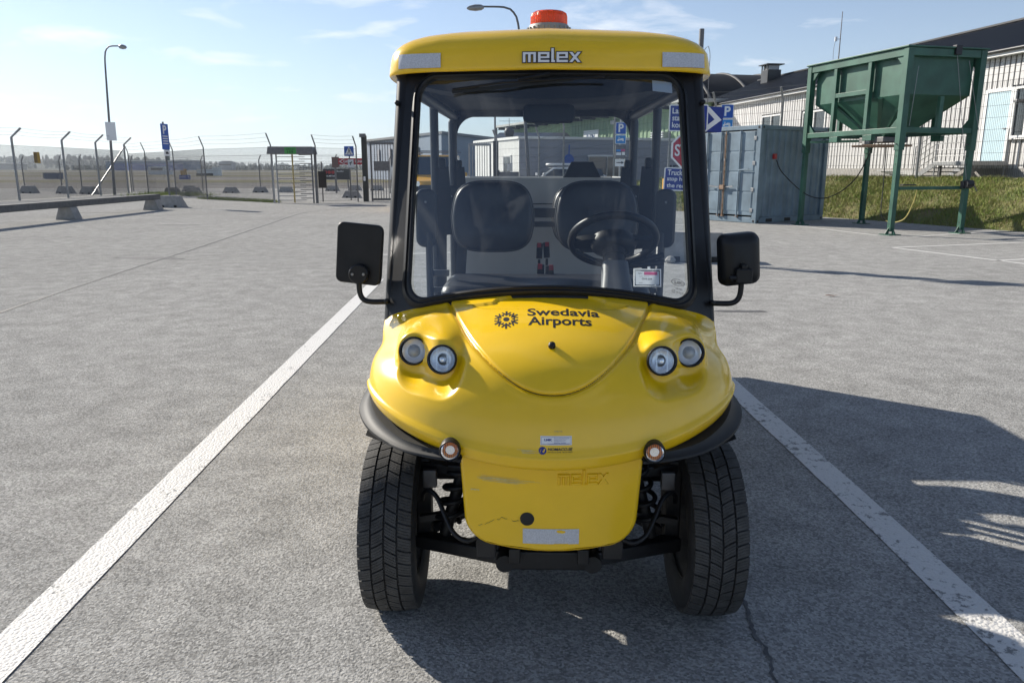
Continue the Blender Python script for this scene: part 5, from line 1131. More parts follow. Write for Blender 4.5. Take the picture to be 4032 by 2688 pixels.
# face: rows across
face = []
inner = [(p[0], p[2]) for p in rings[-1]]
zs = np.linspace(min(p[1] for p in inner) + .0005, max(p[1] for p in inner) - .0005, 40)
for z in zs:
    xs = []
    for a, b in zip(inner, inner[1:] + inner[:1]):
        if (a[1] - z) * (b[1] - z) <= 0 and abs(a[1] - b[1]) > 1e-9: xs.append(a[0] + (b[0] - a[0]) * (z - a[1]) / (b[1] - a[1]))
    w = max(abs(q) for q in xs) if xs else .05
    face.append([plate_pt(-w + 2 * w * k / 24, z) for k in range(25)])
pl.surf(face)
plate = pl.build('front_plate', M['yellowplate'] if 'yellowplate' in M else M['yellow'], cart, smooth=50)
def block_word(scale):
    """the maker's squarish lower-case word as rectangles and slanted strokes; unit = x-height"""
    s = .25; out = []
    def b(x0, y0, x1, y1): out.append([(x0, y0), (x1, y0), (x1, y1), (x0, y1)])
    x = 0
    b(x, 0, x + s, .8); b(x + .52, 0, x + .52 + s, .8); b(x + 1.04, 0, x + 1.04 + s, .8); b(x, .8, x + 1.04 + s, 1.02); x += 1.50
    def e(x): b(x, .22, x + s, .80); b(x, 0, x + 1.12, .22); b(x, .80, x + 1.12, 1.02); b(x + 1.12 - s, .58, x + 1.12, .80); b(x + s, .40, x + 1.12, .58)
    e(x); x += 1.31
    b(x, 0, x + s, 1.42); b(x + s, 0, x + s + .12, .20); x += .52
    e(x); x += 1.24
    out.append([(x, 0), (x + .32, 0), (x + 1.15, 1.02), (x + .83, 1.02)]); out.append([(x + .83, 0), (x + 1.15, 0), (x + .62, .62), (x + .32, 1.02), (x, 1.02), (x + .42, .51)]); x += 1.15
    return [[(px * scale, py * scale) for px, py in p] for p in out], x * scale
wd, wlen = block_word(.0245)
emb = MB()
for p in wd:
    n = len(p); f = [plate_pt(.018 + a, .600 + b * 1.3, .0045) for a, b in p]; bk = [plate_pt(.018 + a, .600 + b * 1.3, -.003) for a, b in p]
    cxm = sum(q[0] for q in f) / n; czm = sum(q[2] for q in f) / n
    sx_ = max(abs(q[0] - cxm) for q in f); sz_ = max(abs(q[2] - czm) for q in f)
    f = [(cxm + (q[0] - cxm) * (1 - .0012 / sx_), q[1], czm + (q[2] - czm) * (1 - .0012 / sz_)) for q in f]
    bk = [(cxm + (q[0] - cxm) * (1 + .0028 / sx_), q[1], czm + (q[2] - czm) * (1 + .0028 / sz_)) for q in bk]
    emb.add(f + bk, [tuple(range(n))] + [(i, n + i, n + (i + 1) % n, (i + 1) % n) for i in range(n)])
emb.build('embossed_lettering', M['yellow'], plate, smooth=35)
pz = plate_pt(-.066, .494)
MB().lathe([(.0, .005), (.014, .005), (.0195, .003), (.0205, -.004)], 28, Matrix.Translation(pz) @ Matrix.Rotation(R(90), 4, 'X')).build('tow_plug', M['rubber'], plate, smooth=40)
def plate_strip(x0, x1, z0, z1, off, n=8):
    vs = [plate_pt(x0 + (x1 - x0) * i / n, z, off) for z in (z0, z1) for i in range(n + 1)]
    return vs, [(i, i + 1, n + 2 + i, n + 1 + i) for i in range(n)]
rs = MB().add(*plate_strip(-.078, .080, .417, .464, .0012)).build('reflective_strip', M['reflect'], plate)
chip = MB()
for k in range(5):
    a, b = .022 + .006 * k * .6, .455 + random.uniform(-.003, .003); chip.add([plate_pt(a + .006 * math.cos(q), b + .004 * math.sin(q), .002) for q in np.linspace(0, 2 * math.pi, 7)[:-1]], [tuple(range(6))])
chip.add(*plate_strip(.01, .05, .417, .4185, .002)); chip.build('tape_chip', M['yellow'], rs)
sc2 = MB()
for k in range(26):
    x0 = random.uniform(-.22, -.12); z0 = .612 - .05 * (x0 + .22) + random.gauss(0, .004); l = random.uniform(.02, .12)
    n = 5; vs = []
    for dz in (0, random.uniform(.0005, .0013)):
        vs += [plate_pt(x0 + l * i / n, z0 + dz - .04 * l * i / n, .0013) for i in range(n + 1)]
    sc2.add(vs, [(i, i + 1, n + 2 + i, n + 1 + i) for i in range(n)])
for k in range(8): sc2.add(*plate_strip(-.225 + .003 * k, -.222 + .003 * k, .570 + random.uniform(0, .003), .5745, .0013, 1))
sc2.build('plate_scratch', M['scuff'], plate)
sc3 = MB(); px_, pz_ = -.205, .462
for k in range(46):
    nx, nz = px_ + random.uniform(.001, .005), pz_ + random.gauss(.0002, .002)
    if (k // 4) % 3 == 1: px_, pz_ = nx, nz; continue
    sc3.add([plate_pt(px_, pz_, .0013), plate_pt(nx, nz, .0013), plate_pt(nx, nz + .0012, .0013), plate_pt(px_, pz_ + .0012, .0013)], [(0, 1, 2, 3)]); px_, pz_ = nx, nz
sc3.build('scrape_line', M['print'], plate)

# --- rubber mudguard flares under the lip
for sx in (-1, 1):
    path = catmull([(.245, -.452), (.33, -.425), (.43, -.365), (.52, -.25), (.575, -.10), (.592, .06), (.592, .30)], 40)
    rows = []
    for (x, y), s_ in zip(path, np.linspace(0, 1, 40)):
        k = float(sstep(.08, .72, s_)); flare = .003 + .025 * k; dn = .006 + .038 * k
        cx_, cy_ = x, y; L_ = math.hypot(x - .2, (y - .15)); ox, oy = (x - .2) / L_, (y - .15) / L_
        zt = .690 + .066 * k
        prof = [(-.05, 0.015), (-.012, .010), (-.008, -.40 * dn), (.12 * flare, -.72 * dn), (.5 * flare, -.88 * dn), (flare, -dn), (flare + .001, -dn - .007), (flare - .006, -dn - .010), (.2 * flare, -dn - .004), (-.05, -.75 * dn)]
        rows.append([(sx * (cx_ + ox * a), cy_ + oy * a, zt + b) for a, b in prof])
    o = MB().surf(rows).build('mudguard', M['rubber'], cart, smooth=60)
# --- indicators
for sx in (-1, 1):
    Mx = Matrix.Translation((sx * .274, -.462, .712)) @ Matrix.Rotation(R(88), 4, 'X')
    h = MB().lathe([(.012, -.045), (.0285, -.04), (.0295, .0), (.0275, .006), (.0255, .004), (.0255, -.012), (.0, -.014)], 32, Mx).build('indicator', M['black'], cart, smooth=50)
    MB().lathe([(.0, -.008), (.0125, -.007), (.0135, -.012)], 24, Mx).build('bulb', M['chrome'], h, smooth=60)
    fl_ = MB()
    for k in range(9):
        q = (k - 4) * .0052
        hh = math.sqrt(max(.0235 ** 2 - q * q, 1e-6)); fl_.box((q, 0, -.010), (.0036, 2 * hh, .004), Mx)
    fl_.build('amber_reflector', M['amber'], h)
    MB().lathe([(.0, .013), (.009, .0125), (.017, .0105), (.023, .007), (.0255, .003)], 30, Mx).build('lens', M['lens'], h, smooth=179)

# --- wheels
def tyre_geo(Rr, w):
    car_ = MB(); hw = w / 2
    prof = [(Rr * .60, -hw * .80), (Rr * .63, -hw * .92), (Rr * .75, -hw * 1.04), (Rr * .87, -hw * 1.02), (Rr * .945, -hw * .93), (Rr * .968, -hw * .80), (Rr * .974, 0),
            (Rr * .968, hw * .80), (Rr * .945, hw * .93), (Rr * .87, hw * 1.02), (Rr * .75, hw * 1.04), (Rr * .63, hw * .92), (Rr * .60, hw * .80)]
    car_.lathe(prof, 64)
    tr = MB(); NB = 44
    # directional tread: four ribs of blocks, cross grooves sweeping in a V
    bands = [(-.95, -.50), (-.43, -.035), (.035, .43), (.50, .95)]
    def slant(u): return 1.35 * abs(u) - .55 * abs(u) ** 2
    def crown(u): return Rr * (1.0 - .030 * max(0, abs(u) - .35) ** 1.6 * 2.0)
    for k in range(NB):
        for bi, (u0, u1) in enumerate(bands):
            off = (0, .45, .95, .5)[bi]
            a0 = (k + off + .07) / NB; a1 = (k + off + .93) / NB
            for h0, h1 in ((0, .235), (.262, .49), (.517, .74), (.767, 1.0)):        # sipes split each block
                us = np.linspace(u0, u1, 4); vs = []; n4 = 4
                for rad in (0.95, 1.0):
                    for hh in (h0, h1):
                        for u in us:
                            ang = 2 * math.pi * (a0 + (a1 - a0) * hh + slant(u) / NB); r = crown(u) * rad
                            vs.append((r * math.cos(ang), r * math.sin(ang), u * hw))
                fs = [(8 + i, 9 + i, 13 + i, 12 + i) for i in range(3)] + [(i, i + 1, 9 + i, 8 + i) for i in range(3)] + [(4 + i, 12 + i, 13 + i, 5 + i) for i in range(3)] + [(0, 8, 12, 4), (3, 7, 15, 11)]
                tr.add(vs, fs)
    return car_, tr
TR = .29; TW = .172
cg, tg = tyre_geo(TR, TW)
studm = mat('tyre_stud', (0.5, 0.5, 0.5), 0.4, metal=0.8)
def wheel(x, y, steer=0.0, r=TR):
    w = bpy.data.objects.new('wheel', None); COL.objects.link(w); w.parent = cart
    w.location = (x, y, r - .004); w.rotation_euler = (0, R(90) if x < 0 else R(-90), steer)
    return w
wh0 = None
for (x, y, st_) in ((-.508, 0, R(1.2)), (.514, 0, R(1.2)), (-.49, 2.62, 0), (.49, 2.62, 0)):
    w = wheel(x, y, st_)
    if wh0 is None:
        wh0 = w
        ty = cg.build('tyre', M['tyre'], w, smooth=50); td = tg.build('tread', M['tread'], w)
        # rim seen from inside (local +z points to the cart's middle for the first wheel)
        MB().lathe([(TR * .60, TW * .38), (TR * .63, TW * .42), (TR * .60, TW * .30), (TR * .52, TW * .2), (TR * .50, -TW * .2), (TR * .6, -TW * .38)], 48).build('rim', M['rim'], w, smooth=50)
        MB().lathe([(.0, -.035), (.05, -.035), (.075, -.05), (TR * .61, -.058), (TR * .61, -.050)], 40).build('wheel_disc', M['rim'], w, smooth=50)
        MB().lathe([(.0, .03), (.085, .03), (.095, .015), (.095, -.03)], 32).build('brake_drum', M['blackmetal'], w, smooth=40)
    else:
        for ch in children(wh0): dup(ch, w)

# --- chassis and front suspension
cs = MB()
cs.box((0, -.18, .262), (.25, .09, .062))
cs.build('crossmember', M['blackmetal'], cart, bevel=.006)
for sx in (-1, 1):
    MB().cyl((sx * .135, -.245, .262), (sx * .135, -.12, .262), .028, n=20).build('arm_bushing', M['rubber'], cart, smooth=40)
    MB().box((sx * .105, -.245, .295), (.035, .03, .05)).build('tie_bracket', M['blackmetal'], cart, bevel=.004)
    MB().bar((sx * .13, -.19, .262), (sx * .43, -.03, .235), .055, .045).bar((sx * .16, .22, .30), (sx * .43, .02, .235), .045, .035).build('lower_arm', M['blackmetal'], cart, bevel=.005)
    MB().bar((sx * .20, -.10, .505), (sx * .42, -.01, .49), .04, .035).bar((sx * .20, .16, .52), (sx * .42, .02, .49), .04, .035).build('upper_arm', M['blackmetal'], cart, bevel=.005)
    MB().bar((sx * .415, 0, .20), (sx * .415, 0, .52), .05, .06, (0, 1, 0)).build('steering_knuckle', M['blackmetal'], cart, bevel=.006)
    MB().bar((sx * .18, -.06, .365), (sx * .42, -.075, .33), .022, .022).build('track_rod', M['blackmetal'], cart)
    MB().box((sx * .385, -.07, .47), (.045, .025, .06)).build('caliper_bracket', M['galvdark'], cart, bevel=.004)
    hel = [(sx * (.335 - .09 * q) + .042 * math.cos(q * 6 * 2 * math.pi), -.06 + .042 * math.sin(q * 6 * 2 * math.pi), .31 + .30 * q) for q in np.linspace(0, 1, 120)]
    MB().tube(hel, .0085, 8).build('coil_spring', M['black'], cart, smooth=60)
    MB().cyl((sx * .34, -.06, .27), (sx * .24, -.06, .64), .02, n=14).build('damper', M['blackmetal'], cart, smooth=40)
    hose = catmull([(sx * .205, -.30, .385), (sx * .245, -.31, .372), (sx * .285, -.29, .385), (sx * .315, -.25, .420), (sx * .345, -.20, .458), (sx * .375, -.16, .466), (sx * .40, -.12, .440), (sx * .41, -.08, .40)], 40)
    MB().tube([tuple(p) for p in hose], .0075, 8).build('brake_hose', M['black'], cart, smooth=60)
    MB().box((sx * .19, 1.4, .36), (.06, 3.4, .10)).build('chassis_rail', M['blackmetal'], cart, bevel=.005)
    MB().bar((sx * .18, -.17, .27), (sx * .19, -.05, .60), .05, .05).build('spring_tower', M['blackmetal'], cart, bevel=.005)
    # inner wing between wheel and nose
    MB().surf([[(sx * .30, -.30, .60), (sx * .30, .0, .665), (sx * .30, .36, .60)], [(sx * .56, -.20, .66), (sx * .575, .0, .672), (sx * .57, .36, .64)]]).build('inner_wing', M['blackmetal'], cart, smooth=60)
MB().box((0, .12, .66), (.62, .56, .02)).build('front_tray', M['blackmetal'], cart)
fp = MB(); fp.box((0, .85, .315), (1.06, 1.05, .03)); fp.box((0, .38, .50), (1.1, .03, .36)); fp.build('floor_pan', M['black'], cart)
MB().box((0, 2.0, .33), (1.0, 1.3, .03)).build('under_tray', M['blackmetal'], cart)
for sx in (-1, 1):
    MB().box((sx * .565, 1.02, .345), (.05, 1.3, .10)).build('side_sill', M['yellow'], cart, bevel=.015)
    MB().prism([(1.30, .33), (2.32, .33), (2.32, .76), (2.05, .80), (1.38, .80), (1.30, .70)], -.02, .02, Matrix.Translation((sx * .555, 0, 0)) @ Matrix(((0, 0, 1, 0), (1, 0, 0, 0), (0, 1, 0, 0), (0, 0, 0, 1)))).build('side_panel', M['yellow'], cart, bevel=.012)

# --- windscreen frame on a raked, bowed sheet: a across (-1..1), b up (0..1)
def ws(a, b, off=0.0):
    y = (.025 + .175 * a * a) * (1 - b) + (.455 + .075 * a * a) * b
    z = (1.080 - .108 * a * a) * (1 - b) + 1.787 * b
    return Vector((.565 * a * (1 - .022 * b), y - off * .9, z + off * .4))
def ring_ab(ah, b0, b1, ra, rb, bow=0.0, n=10, m=14):
    pts = []
    corners = ((ah - ra, b1 - rb, 0), (-ah + ra, b1 - rb, 90), (-ah + ra, b0 + rb, 180), (ah - ra, b0 + rb, 270))
    for ci, (ca, cb, a0) in enumerate(corners):
        for k in range(n + 1):
            t = R(a0 + 90 * k / n); pts.append((ca + ra * math.cos(t), cb + rb * math.sin(t)))
        nx = corners[(ci + 1) % 4]; t1 = R(nx[2]); e0 = pts[-1]; e1 = (nx[0] + ra * math.cos(t1), nx[1] + rb * math.sin(t1))
        for k in range(1, m): pts.append((e0[0] + (e1[0] - e0[0]) * k / m, e0[1] + (e1[1] - e0[1]) * k / m))
    return pts
IN = ring_ab(.832, .012, .970, .115, .085); GSK = ring_ab(.890, -.030, .995, .15, .115)
OUT = ring_ab(.985, -.055, 1.0, .03, .02)
fr = MB()
fr.surf([[tuple(ws(a, b, -.02)) for a, b in OUT], [tuple(ws(a, b, .0)) for a, b in OUT], [tuple(ws(a, b, .002)) for a, b in GSK]], closed_u=True)
frame = fr.build('windscreen_frame', M['black'], cart, smooth=40)
gk = MB(); rows = []
for f_, off in ((0, .002), (.12, .012), (.35, .016), (.48, .010), (.55, .010), (.68, .016), (.9, .013), (1.0, .002), (1.0, -.012)):
    rows.append([tuple(ws(g[0] + (i[0] - g[0]) * f_, g[1] + (i[1] - g[1]) * f_, off)) for g, i in zip(GSK, IN)])
gk.surf(rows, closed_u=True).build('rubber_gasket', M['gasket'] if 'gasket' in M else M['rubberblack'] if 'rubberblack' in M else M['black'], frame, smooth=60)
gl = MB()
NA, NB_ = 24, 16
pol = [ws(a, b, 0.0) for a, b in ring_ab(.872, .0, .985, .12, .09)]
cpt = ws(0, .5); gl.v = [tuple(p) for p in pol]; n = len(pol)
rings_ = [pol]
for s_ in (.8, .6, .4, .2):
    rings_.append([ws(a * s_, .49 + (b - .49) * s_) for a, b in ring_ab(.872, .0, .985, .12, .09)])
gl = MB(); gl.surf([[tuple(p) for p in r_] for r_ in rings_], closed_u=True); gl.v.append(tuple(ws(0, .49))); q0 = 4 * n
gl.f += [(q0 + k, q0 + (k + 1) % n, len(gl.v) - 1) for k in range(n)]
glass = gl.build('windscreen', M['wind'], cart, smooth=179)
for sx in (-1, 1):
    path = [tuple(ws(sx * 1.0, b, 0) + Vector((sx * -.026, .018, 0))) for b in np.linspace(-.08, 1.0, 12)]
    MB().tube(path, .030, 16).build('windscreen_pillar', M['black'], cart, smooth=60)
    for b in (.03, .86):
        p = ws(sx * .985, b, .02)
        MB().lathe([(.0, .007), (.006, .006), (.009, .002), (.009, -.012)], 14, Matrix.Translation(p) @ Matrix.Rotation(R(80), 4, 'X')).build('frame_screw', M['black'], frame, smooth=50)
# wiper, sticker, etched maker's mark
wp = MB(); wp.tube([tuple(ws(-.62, .905, .018)), tuple(ws(-.3, .925, .026)), tuple(ws(.35, .955, .022))], .0045, 6); wp.bar(tuple(ws(-.62, .897, .014)), tuple(ws(.15, .945, .014)), .004, .012)
wp.tube([tuple(ws(.0, .97, .02)), tuple(ws(-.2, .938, .024))], .007, 6); wp.build('wiper', M['black'], cart)
MB().add([tuple(ws(a, b, -.004)) for a, b in ((.66, .912), (.79, .905), (.79, .955), (.66, .962))], [(0, 1, 2, 3)]).build('windscreen_sticker', M['paper'], glass)
et = MB()
def ws_text(mb, body, a0, b0, wa, hb, bold=.0, off=.001):
    vs, fs = fit_text(body, a0, b0, wa, hb, bold); mb.add([tuple(ws(a, b, off)) for a, b in vs], fs)
ws_text(et, 'GLASPO', .735, .074, .055, .013, .02); ws_text(et, '43R-001', .745, .052, .04, .008); ws_text(et, 'E 20', .72, .035, .02, .014); ws_text(et, '43R 001591', .748, .036, .045, .008)
oval = [(.7625 + .043 * math.cos(t) * q, .0805 + .014 * math.sin(t) * q) for q in (1.0, .9) for t in np.linspace(0, 2 * math.pi, 25)[:-1]]
et.add([tuple(ws(a, b, .001)) for a, b in oval], [(i, (i + 1) % 24, 24 + (i + 1) % 24, 24 + i) for i in range(24)])
et.build('etched_mark', mat('etch_grey', (.10, .10, .10), .7), glass)

# --- roof
def roof_outline(ins, n=60):
    """closed plan loop: rounded rectangle, front edge bowed forward"""
    w, y0, y1 = .600 - ins, .418 + ins, 2.56 - ins
    pts = []
    for k in range(n * 2):
        t = 2 * math.pi * k / (n * 2); c_, s_ = math.cos(t), math.sin(t); e = .13
        x = w * math.copysign(abs(c_) ** e, c_); yy = math.copysign(abs(s_) ** e, s_)
        y = (y0 + y1) / 2 + yy * (y1 - y0) / 2
        if yy < 0: y += .060 * (x / .583) ** 2 * min(1, -yy * 1.0)
        pts.append((x, y))
    return pts
rows = []
def crown(x, y): return -.030 * (x / .583) ** 2 - .018 * max(0.0, (.95 - y)) ** 1.5
for ins, z in ((.022, 1.796), (.004, 1.788), (.0, 1.794), (.001, 1.803), (.005, 1.825), (.012, 1.857), (.025, 1.885), (.043, 1.910), (.068, 1.929), (.105, 1.943), (.17, 1.955), (.27, 1.964), (.40, 1.969), (.55, 1.972)):
    k = sstep(1.84, 1.96, z); dr_ = 1 - sstep(1.78, 1.84, z); rows.append([(x, y, z + crown(x, y) * float(k) - .012 * float(dr_) * abs(x / .6) ** 3) for x, y in roof_outline(ins)])
rf = MB().surf(rows, closed_u=True); nn = len(rows[0]); rf.f.append(tuple(range((len(rows) - 1) * nn, len(rows) * nn)))
roof = rf.build('roof', M['yellow'], cart, smooth=179); 
MB().prism([(x, y) for x, y in roof_outline(.02)], 1.792, 1.80).build('headliner', M['liner'], roof)
# word and reflective strips on the roof's brow
def brow(x, z, off=.0015):
    ins = float(np.interp(z, [1.794, 1.803, 1.825, 1.857, 1.885, 1.910], [0, .001, .005, .012, .025, .043]))
    w = .600 - ins; e = .13
    c_ = (abs(x) / w) ** (1 / e); s_ = math.sqrt(max(0, 1 - min(c_, .9999) ** 2)); yy = s_ ** e
    y0, y1 = .418 + ins, 2.56 - ins
    y = (y0 + y1) / 2 - yy * (y1 - y0) / 2 + .060 * (x / .583) ** 2 * min(1, yy)
    return (x, y - off, z + crown(x, y) * float(sstep(1.84, 1.96, z)))
wd, wlen = block_word(.0352)
for nm, mt_, off, grow in (('word_outline', M['navyprint'] if 'navyprint' in M else M['print'], .0010, .0032), ('word_lettering', M['whitesign'], .0018, 0)):
    w_ = MB()
    for p in wd:
        n = len(p); cxm = sum(a for a, b in p) / n; czm = sum(b for a, b in p) / n
        # grow every stroke outward
        q = []
        for i in range(n):
            a0, a1, a2 = Vector((*p[i - 1], 0)), Vector((*p[i], 0)), Vector((*p[(i + 1) % n], 0))
            n1 = (a1 - a0).normalized(); n2 = (a2 - a1).normalized(); m1 = Vector((n1.y, -n1.x, 0)); m2 = Vector((n2.y, -n2.x, 0)); m_ = m1 + m2
            m_ = m_ / max(.4, m_.length_squared / 2) if m_.length > 1e-4 else m1
            q.append((p[i][0] + m_.x * grow, p[i][1] + m_.y * grow))
        w_.add([brow(-.094 + a, 1.812 + b * .95, off + .0004 * (czm > 0)) for a, b in q], [tuple(range(n))])
    w_.build(nm, mt_, roof)
for sx in (-1, 1):
    pts = rrect(.150, .052, .012, 4, sx * .478, 1.8265); n = 10
    vs = [brow(sx * (.472 if sx > 0 else .462) - .078 + .156 * i / n, z, .005) for z in (1.798, 1.848) for i in range(n + 1)]
    MB().add(vs, [(i, i + 1, n + 2 + i, n + 1 + i) for i in range(n)]).build('reflective_strip', M['reflect'], roof)
# beacon
bx, by = .004, .92
Mb = Matrix.Translation((bx, by, 1.968))
bc = MB().lathe([(.0, .0), (.088, .0), (.089, .012), (.084, .038), (.078, .048), (.0, .048)], 40, Mb)
for k in range(24):
    a = 2 * math.pi * k / 24; bc.box((bx + .087 * math.cos(a), by + .087 * math.sin(a), 1.968 + .02), (.006, .004, .036), rz=a)
beacon = bc.build('beacon', M['greyplastic2'] if 'greyplastic2' in M else M['greyplastic'], cart, smooth=40)
bm_ = bpy.data.materials.new('orange_beacon_lens'); bm_.use_nodes = True
b_ = bm_.node_tree.nodes['Principled BSDF']; b_.inputs['Base Color'].default_value = (1.0, .14, .02, 1); b_.inputs['Roughness'].default_value = .18; b_.inputs['Transmission Weight'].default_value = .55; b_.inputs['IOR'].default_value = 1.2; b_.inputs['Coat Weight'].default_value = .5
prof = [(.074, .046), (.075, .054), (.0745, .080), (.071, .092), (.062, .098), (.0, .101)]
ln = MB(); nS = 96
for i, (r, z) in enumerate(prof):
    for k in range(nS):
        rr = r * (1 - (.018 if k % 2 else 0) * (1 if 0 < i < 4 else 0)); a = 2 * math.pi * k / nS
        ln.v.append((bx + rr * math.cos(a), by + rr * math.sin(a), 1.968 + z))
ln.f = [(i * nS + k, i * nS + (k + 1) % nS, (i + 1) * nS + (k + 1) % nS, (i + 1) * nS + k) for i in range(len(prof) - 1) for k in range(nS)]
ln.build('beacon_lens', bm_, beacon)
MB().lathe([(.05, .05), (.05, .09), (.03, .1), (.0, .1)], 20, Mb).build('beacon_rotor', M['amber'], beacon, smooth=50)

# --- roof posts and rails
for sx in (-1, 1):
    MB().tube([(sx * .545, 1.50, .36), (sx * .545, 1.50, 1.775)], .0215, 14).build('centre_post', M['tube'], cart, smooth=60)
    MB().tube([(sx * .545, 2.38, .40), (sx * .545, 2.38, 1.72), (sx * .530, 2.38, 1.765), (sx * .50, 2.38, 1.772)], .026, 14).build('rear_post', M['tube'], cart, smooth=60)
    MB().tube([(sx * .535, .58, 1.755), (sx * .535, 2.40, 1.755)], .026, 14).build('roof_rail', M['tube'], cart, smooth=60)
    for y in (1.50, 2.38):
        h = MB().box((sx * .505, y - .03, 1.475), (.035, .035, .055)).build('belt_anchor', M['black'], cart, bevel=.01)
        MB().bar((sx * .495, y - .04, 1.46), (sx * .47, y - .06, 1.13), .045, .004, (0, 1, 0)).bar((sx * .505, y - .035, 1.46), (sx * .515, y - .05, .80), .045, .004, (0, 1, 0)).build('belt_webbing', M['black'], h)
    # padded side plates beside the seats
    for y, xo in ((1.22, .555), (1.98, .515)):
        pd = MB().prism(rrect(.10, .27, .04, 5), -.014, .014, Matrix.Translation((sx * xo, y, 1.225)) @ Matrix.Rotation(R(90), 4, 'X') @ Matrix.Rotation(R(-sx * 18), 4, 'Y')).build('hip_pad', M['vinyl'], cart, bevel=.01, smooth=50)
        MB().lathe([(0, .004), (.004, .003), (.006, 0)], 10, Matrix.Translation((sx * xo, y - .018, 1.30)) @ Matrix.Rotation(R(90), 4, 'X')).build('pad_screw', M['galv'], pd)
    MB().tube([(sx * .545, 1.22, 1.16), (sx * .545, 1.22, .95), (sx * .545, 1.22, .40)], .017, 12).build('pad_post', M['tube'], cart, smooth=60)
    MB().box((sx * .505, 1.24, .965), (.10, .03, .03)).box((sx * .505, 1.24, .885), (.09, .03, .025)).build('pad_bracket', M['tube'], cart, bevel=.005)
MB().box((0, 2.40, 1.772), (1.06, .05, .034)).build('rear_header', M['liner'], cart, bevel=.006)
for sx in (-1, 1):
    arc_ = [(.52, 1.756)] + [(.52 - .11 + .11 * math.cos(R(q)), 1.646 + .11 * math.sin(R(q))) for q in range(0, 91, 10)]
    MB().prism([(sx * a, b) for a, b in arc_], -.02, .02, Matrix.Translation((0, 2.40, 0)) @ Matrix.Rotation(R(90), 4, 'X')).build('corner_fillet', M['liner'], cart)
# front cover of the wiper motor, sun-visor shape
cv = []
for q in np.linspace(-1, 1, 25):
    x = .50 * q; dz = .055 * (1 - abs(q) ** 2.0)
    cv.append([(x, .60, 1.775), (x, .61, 1.755 - dz * .9), (x, .74, 1.752 - dz * 1.05), (x, .92, 1.775)])
MB().surf(cv).build('wiper_cover', M['liner'], cart, smooth=60)
# interior mirror
mr = MB().prism(rrect(.205, .07, .02, 5), -.012, .012, Matrix.Translation((.005, .76, 1.662)) @ Matrix.Rotation(R(84), 4, 'X')).build('interior_mirror', M['black'], cart, bevel=.006, smooth=50)
MB().tube([(.005, .78, 1.68), (.005, .80, 1.745)], .012, 10).build('mirror_stalk', M['black'], mr, smooth=60)

# --- outside mirrors
def side_mirror(sx, cx_, cz_, w, h, round_back):
    root = bpy.data.objects.new('side_mirror', None); COL.objects.link(root); root.parent = cart
    arm = catmull([(sx * .54, .215, 1.002), (sx * .575, .205, 1.002), (sx * .615, .20, 1.003), (sx * .638, .20, 1.011), (sx * .650, .20, 1.035), (sx * .652, .20, 1.09)], 30)
    MB().tube([tuple(p) for p in arm], .0095, 12).build('mirror_arm', M['black'], root, smooth=60)
    T = Matrix.Translation((cx_, .23, cz_)) @ Matrix.Rotation(R(90), 4, 'X') @ Matrix.Rotation(R(sx * 5.0), 4, 'Z') @ Matrix.Rotation(R(sx * 8), 4, 'Y')
    if round_back:
        rws = []
        for ins, z in ((.0, -.03), (.0, -.005), (.004, .012), (.016, .026), (.034, .032)):
            rws.append([(x, y, z) for x, y in rrect(w - 2 * ins, h - 2 * ins, max(.028 - ins * .4, .01), 6)])
        mb = MB(); P = [[tuple(T @ Vector(p)) for p in r_] for r_ in rws]; mb.surf(P, closed_u=True); k = len(P[0]); mb.f.append(tuple(range(4 * k, 5 * k)))
        mb.build('mirror_housing', M['black'], root, smooth=50)
        MB().box((sx * .652, .19, 1.10), (.055, .05, .05)).box((sx * .652, .185, 1.13), (.02, .03, .02)).cyl((sx * .624, .165, 1.095), (sx * .599, .16, 1.095), .008, n=10).build('mirror_clamp', M['black'], root, bevel=.005)
    else:
        MB().prism(rrect(w, h, .022, 6), -.012, .010, T).build('mirror_housing', M['black'], root, bevel=.005, smooth=50)
        d = MB().lathe([(.0, .014), (.030, .014), (.034, .010), (.034, -.02)], 32, Matrix.Translation((sx * .652, 0.205, 1.098)) @ Matrix.Rotation(R(90), 4, 'X')).build('mirror_clamp', M['black'], root, smooth=40)
        for dx in (-.019, .019):
            MB().lathe([(0, .003), (.0045, .003), (.005, 0)], 10, Matrix.Translation((sx * .652 + dx, .19, 1.099)) @ Matrix.Rotation(R(90), 4, 'X')).build('clamp_screw', M['galv'], root)
    MB().prism(rrect(w * .9, h * .9, .02, 5), -.034, -.032, T).build('mirror_glass', M['chrome'], root)
side_mirror(-1, -.652, 1.165, .162, .208, False)
side_mirror(1, .650, 1.150, .138, .178, True)

# --- seats, belts, dashboard, steering
def seat_back(x, y, z0, z1, w):
    hh = (z1 - z0); rows = []
    out = []
    for k in range(48):
        t = 2 * math.pi * k / 48; c_, s_ = math.cos(t), math.sin(t)
        e = .55; u = math.copysign(abs(c_) ** e, c_); v = math.copysign(abs(s_) ** e, s_)
        out.append((u * (1 - .10 * max(0, v)) * w / 2 * (1 - .05 * max(0, -v)), v * hh / 2))
    for f_, d in ((.90, .045), (.97, .040), (1.0, .02), (1.0, -.01), (.985, -.028), (.95, -.038), (.85, -.044), (.6, -.050), (.3, -.052)):
        rows.append([(x + a * f_, y + d + .10 * (b / hh) * .5, (z0 + z1) / 2 + b * f_) for a, b in out])
    mb = MB().surf(rows, closed_u=True); k = len(out); mb.f.append(tuple(range(8 * k, 9 * k))); mb.f.append(tuple(range(k - 1, -1, -1)))
    o = mb.build('seat_back', M['vinyl'], cart, smooth=60)
    pip = [(x + a * 1.004, y - .012 + .05 * (b / hh), (z0 + z1) / 2 + b * 1.004) for a, b in out]
    MB().tube(pip, .0045, 6, closed=True).build('piping', M['vinyl'], o, smooth=60)
    return o
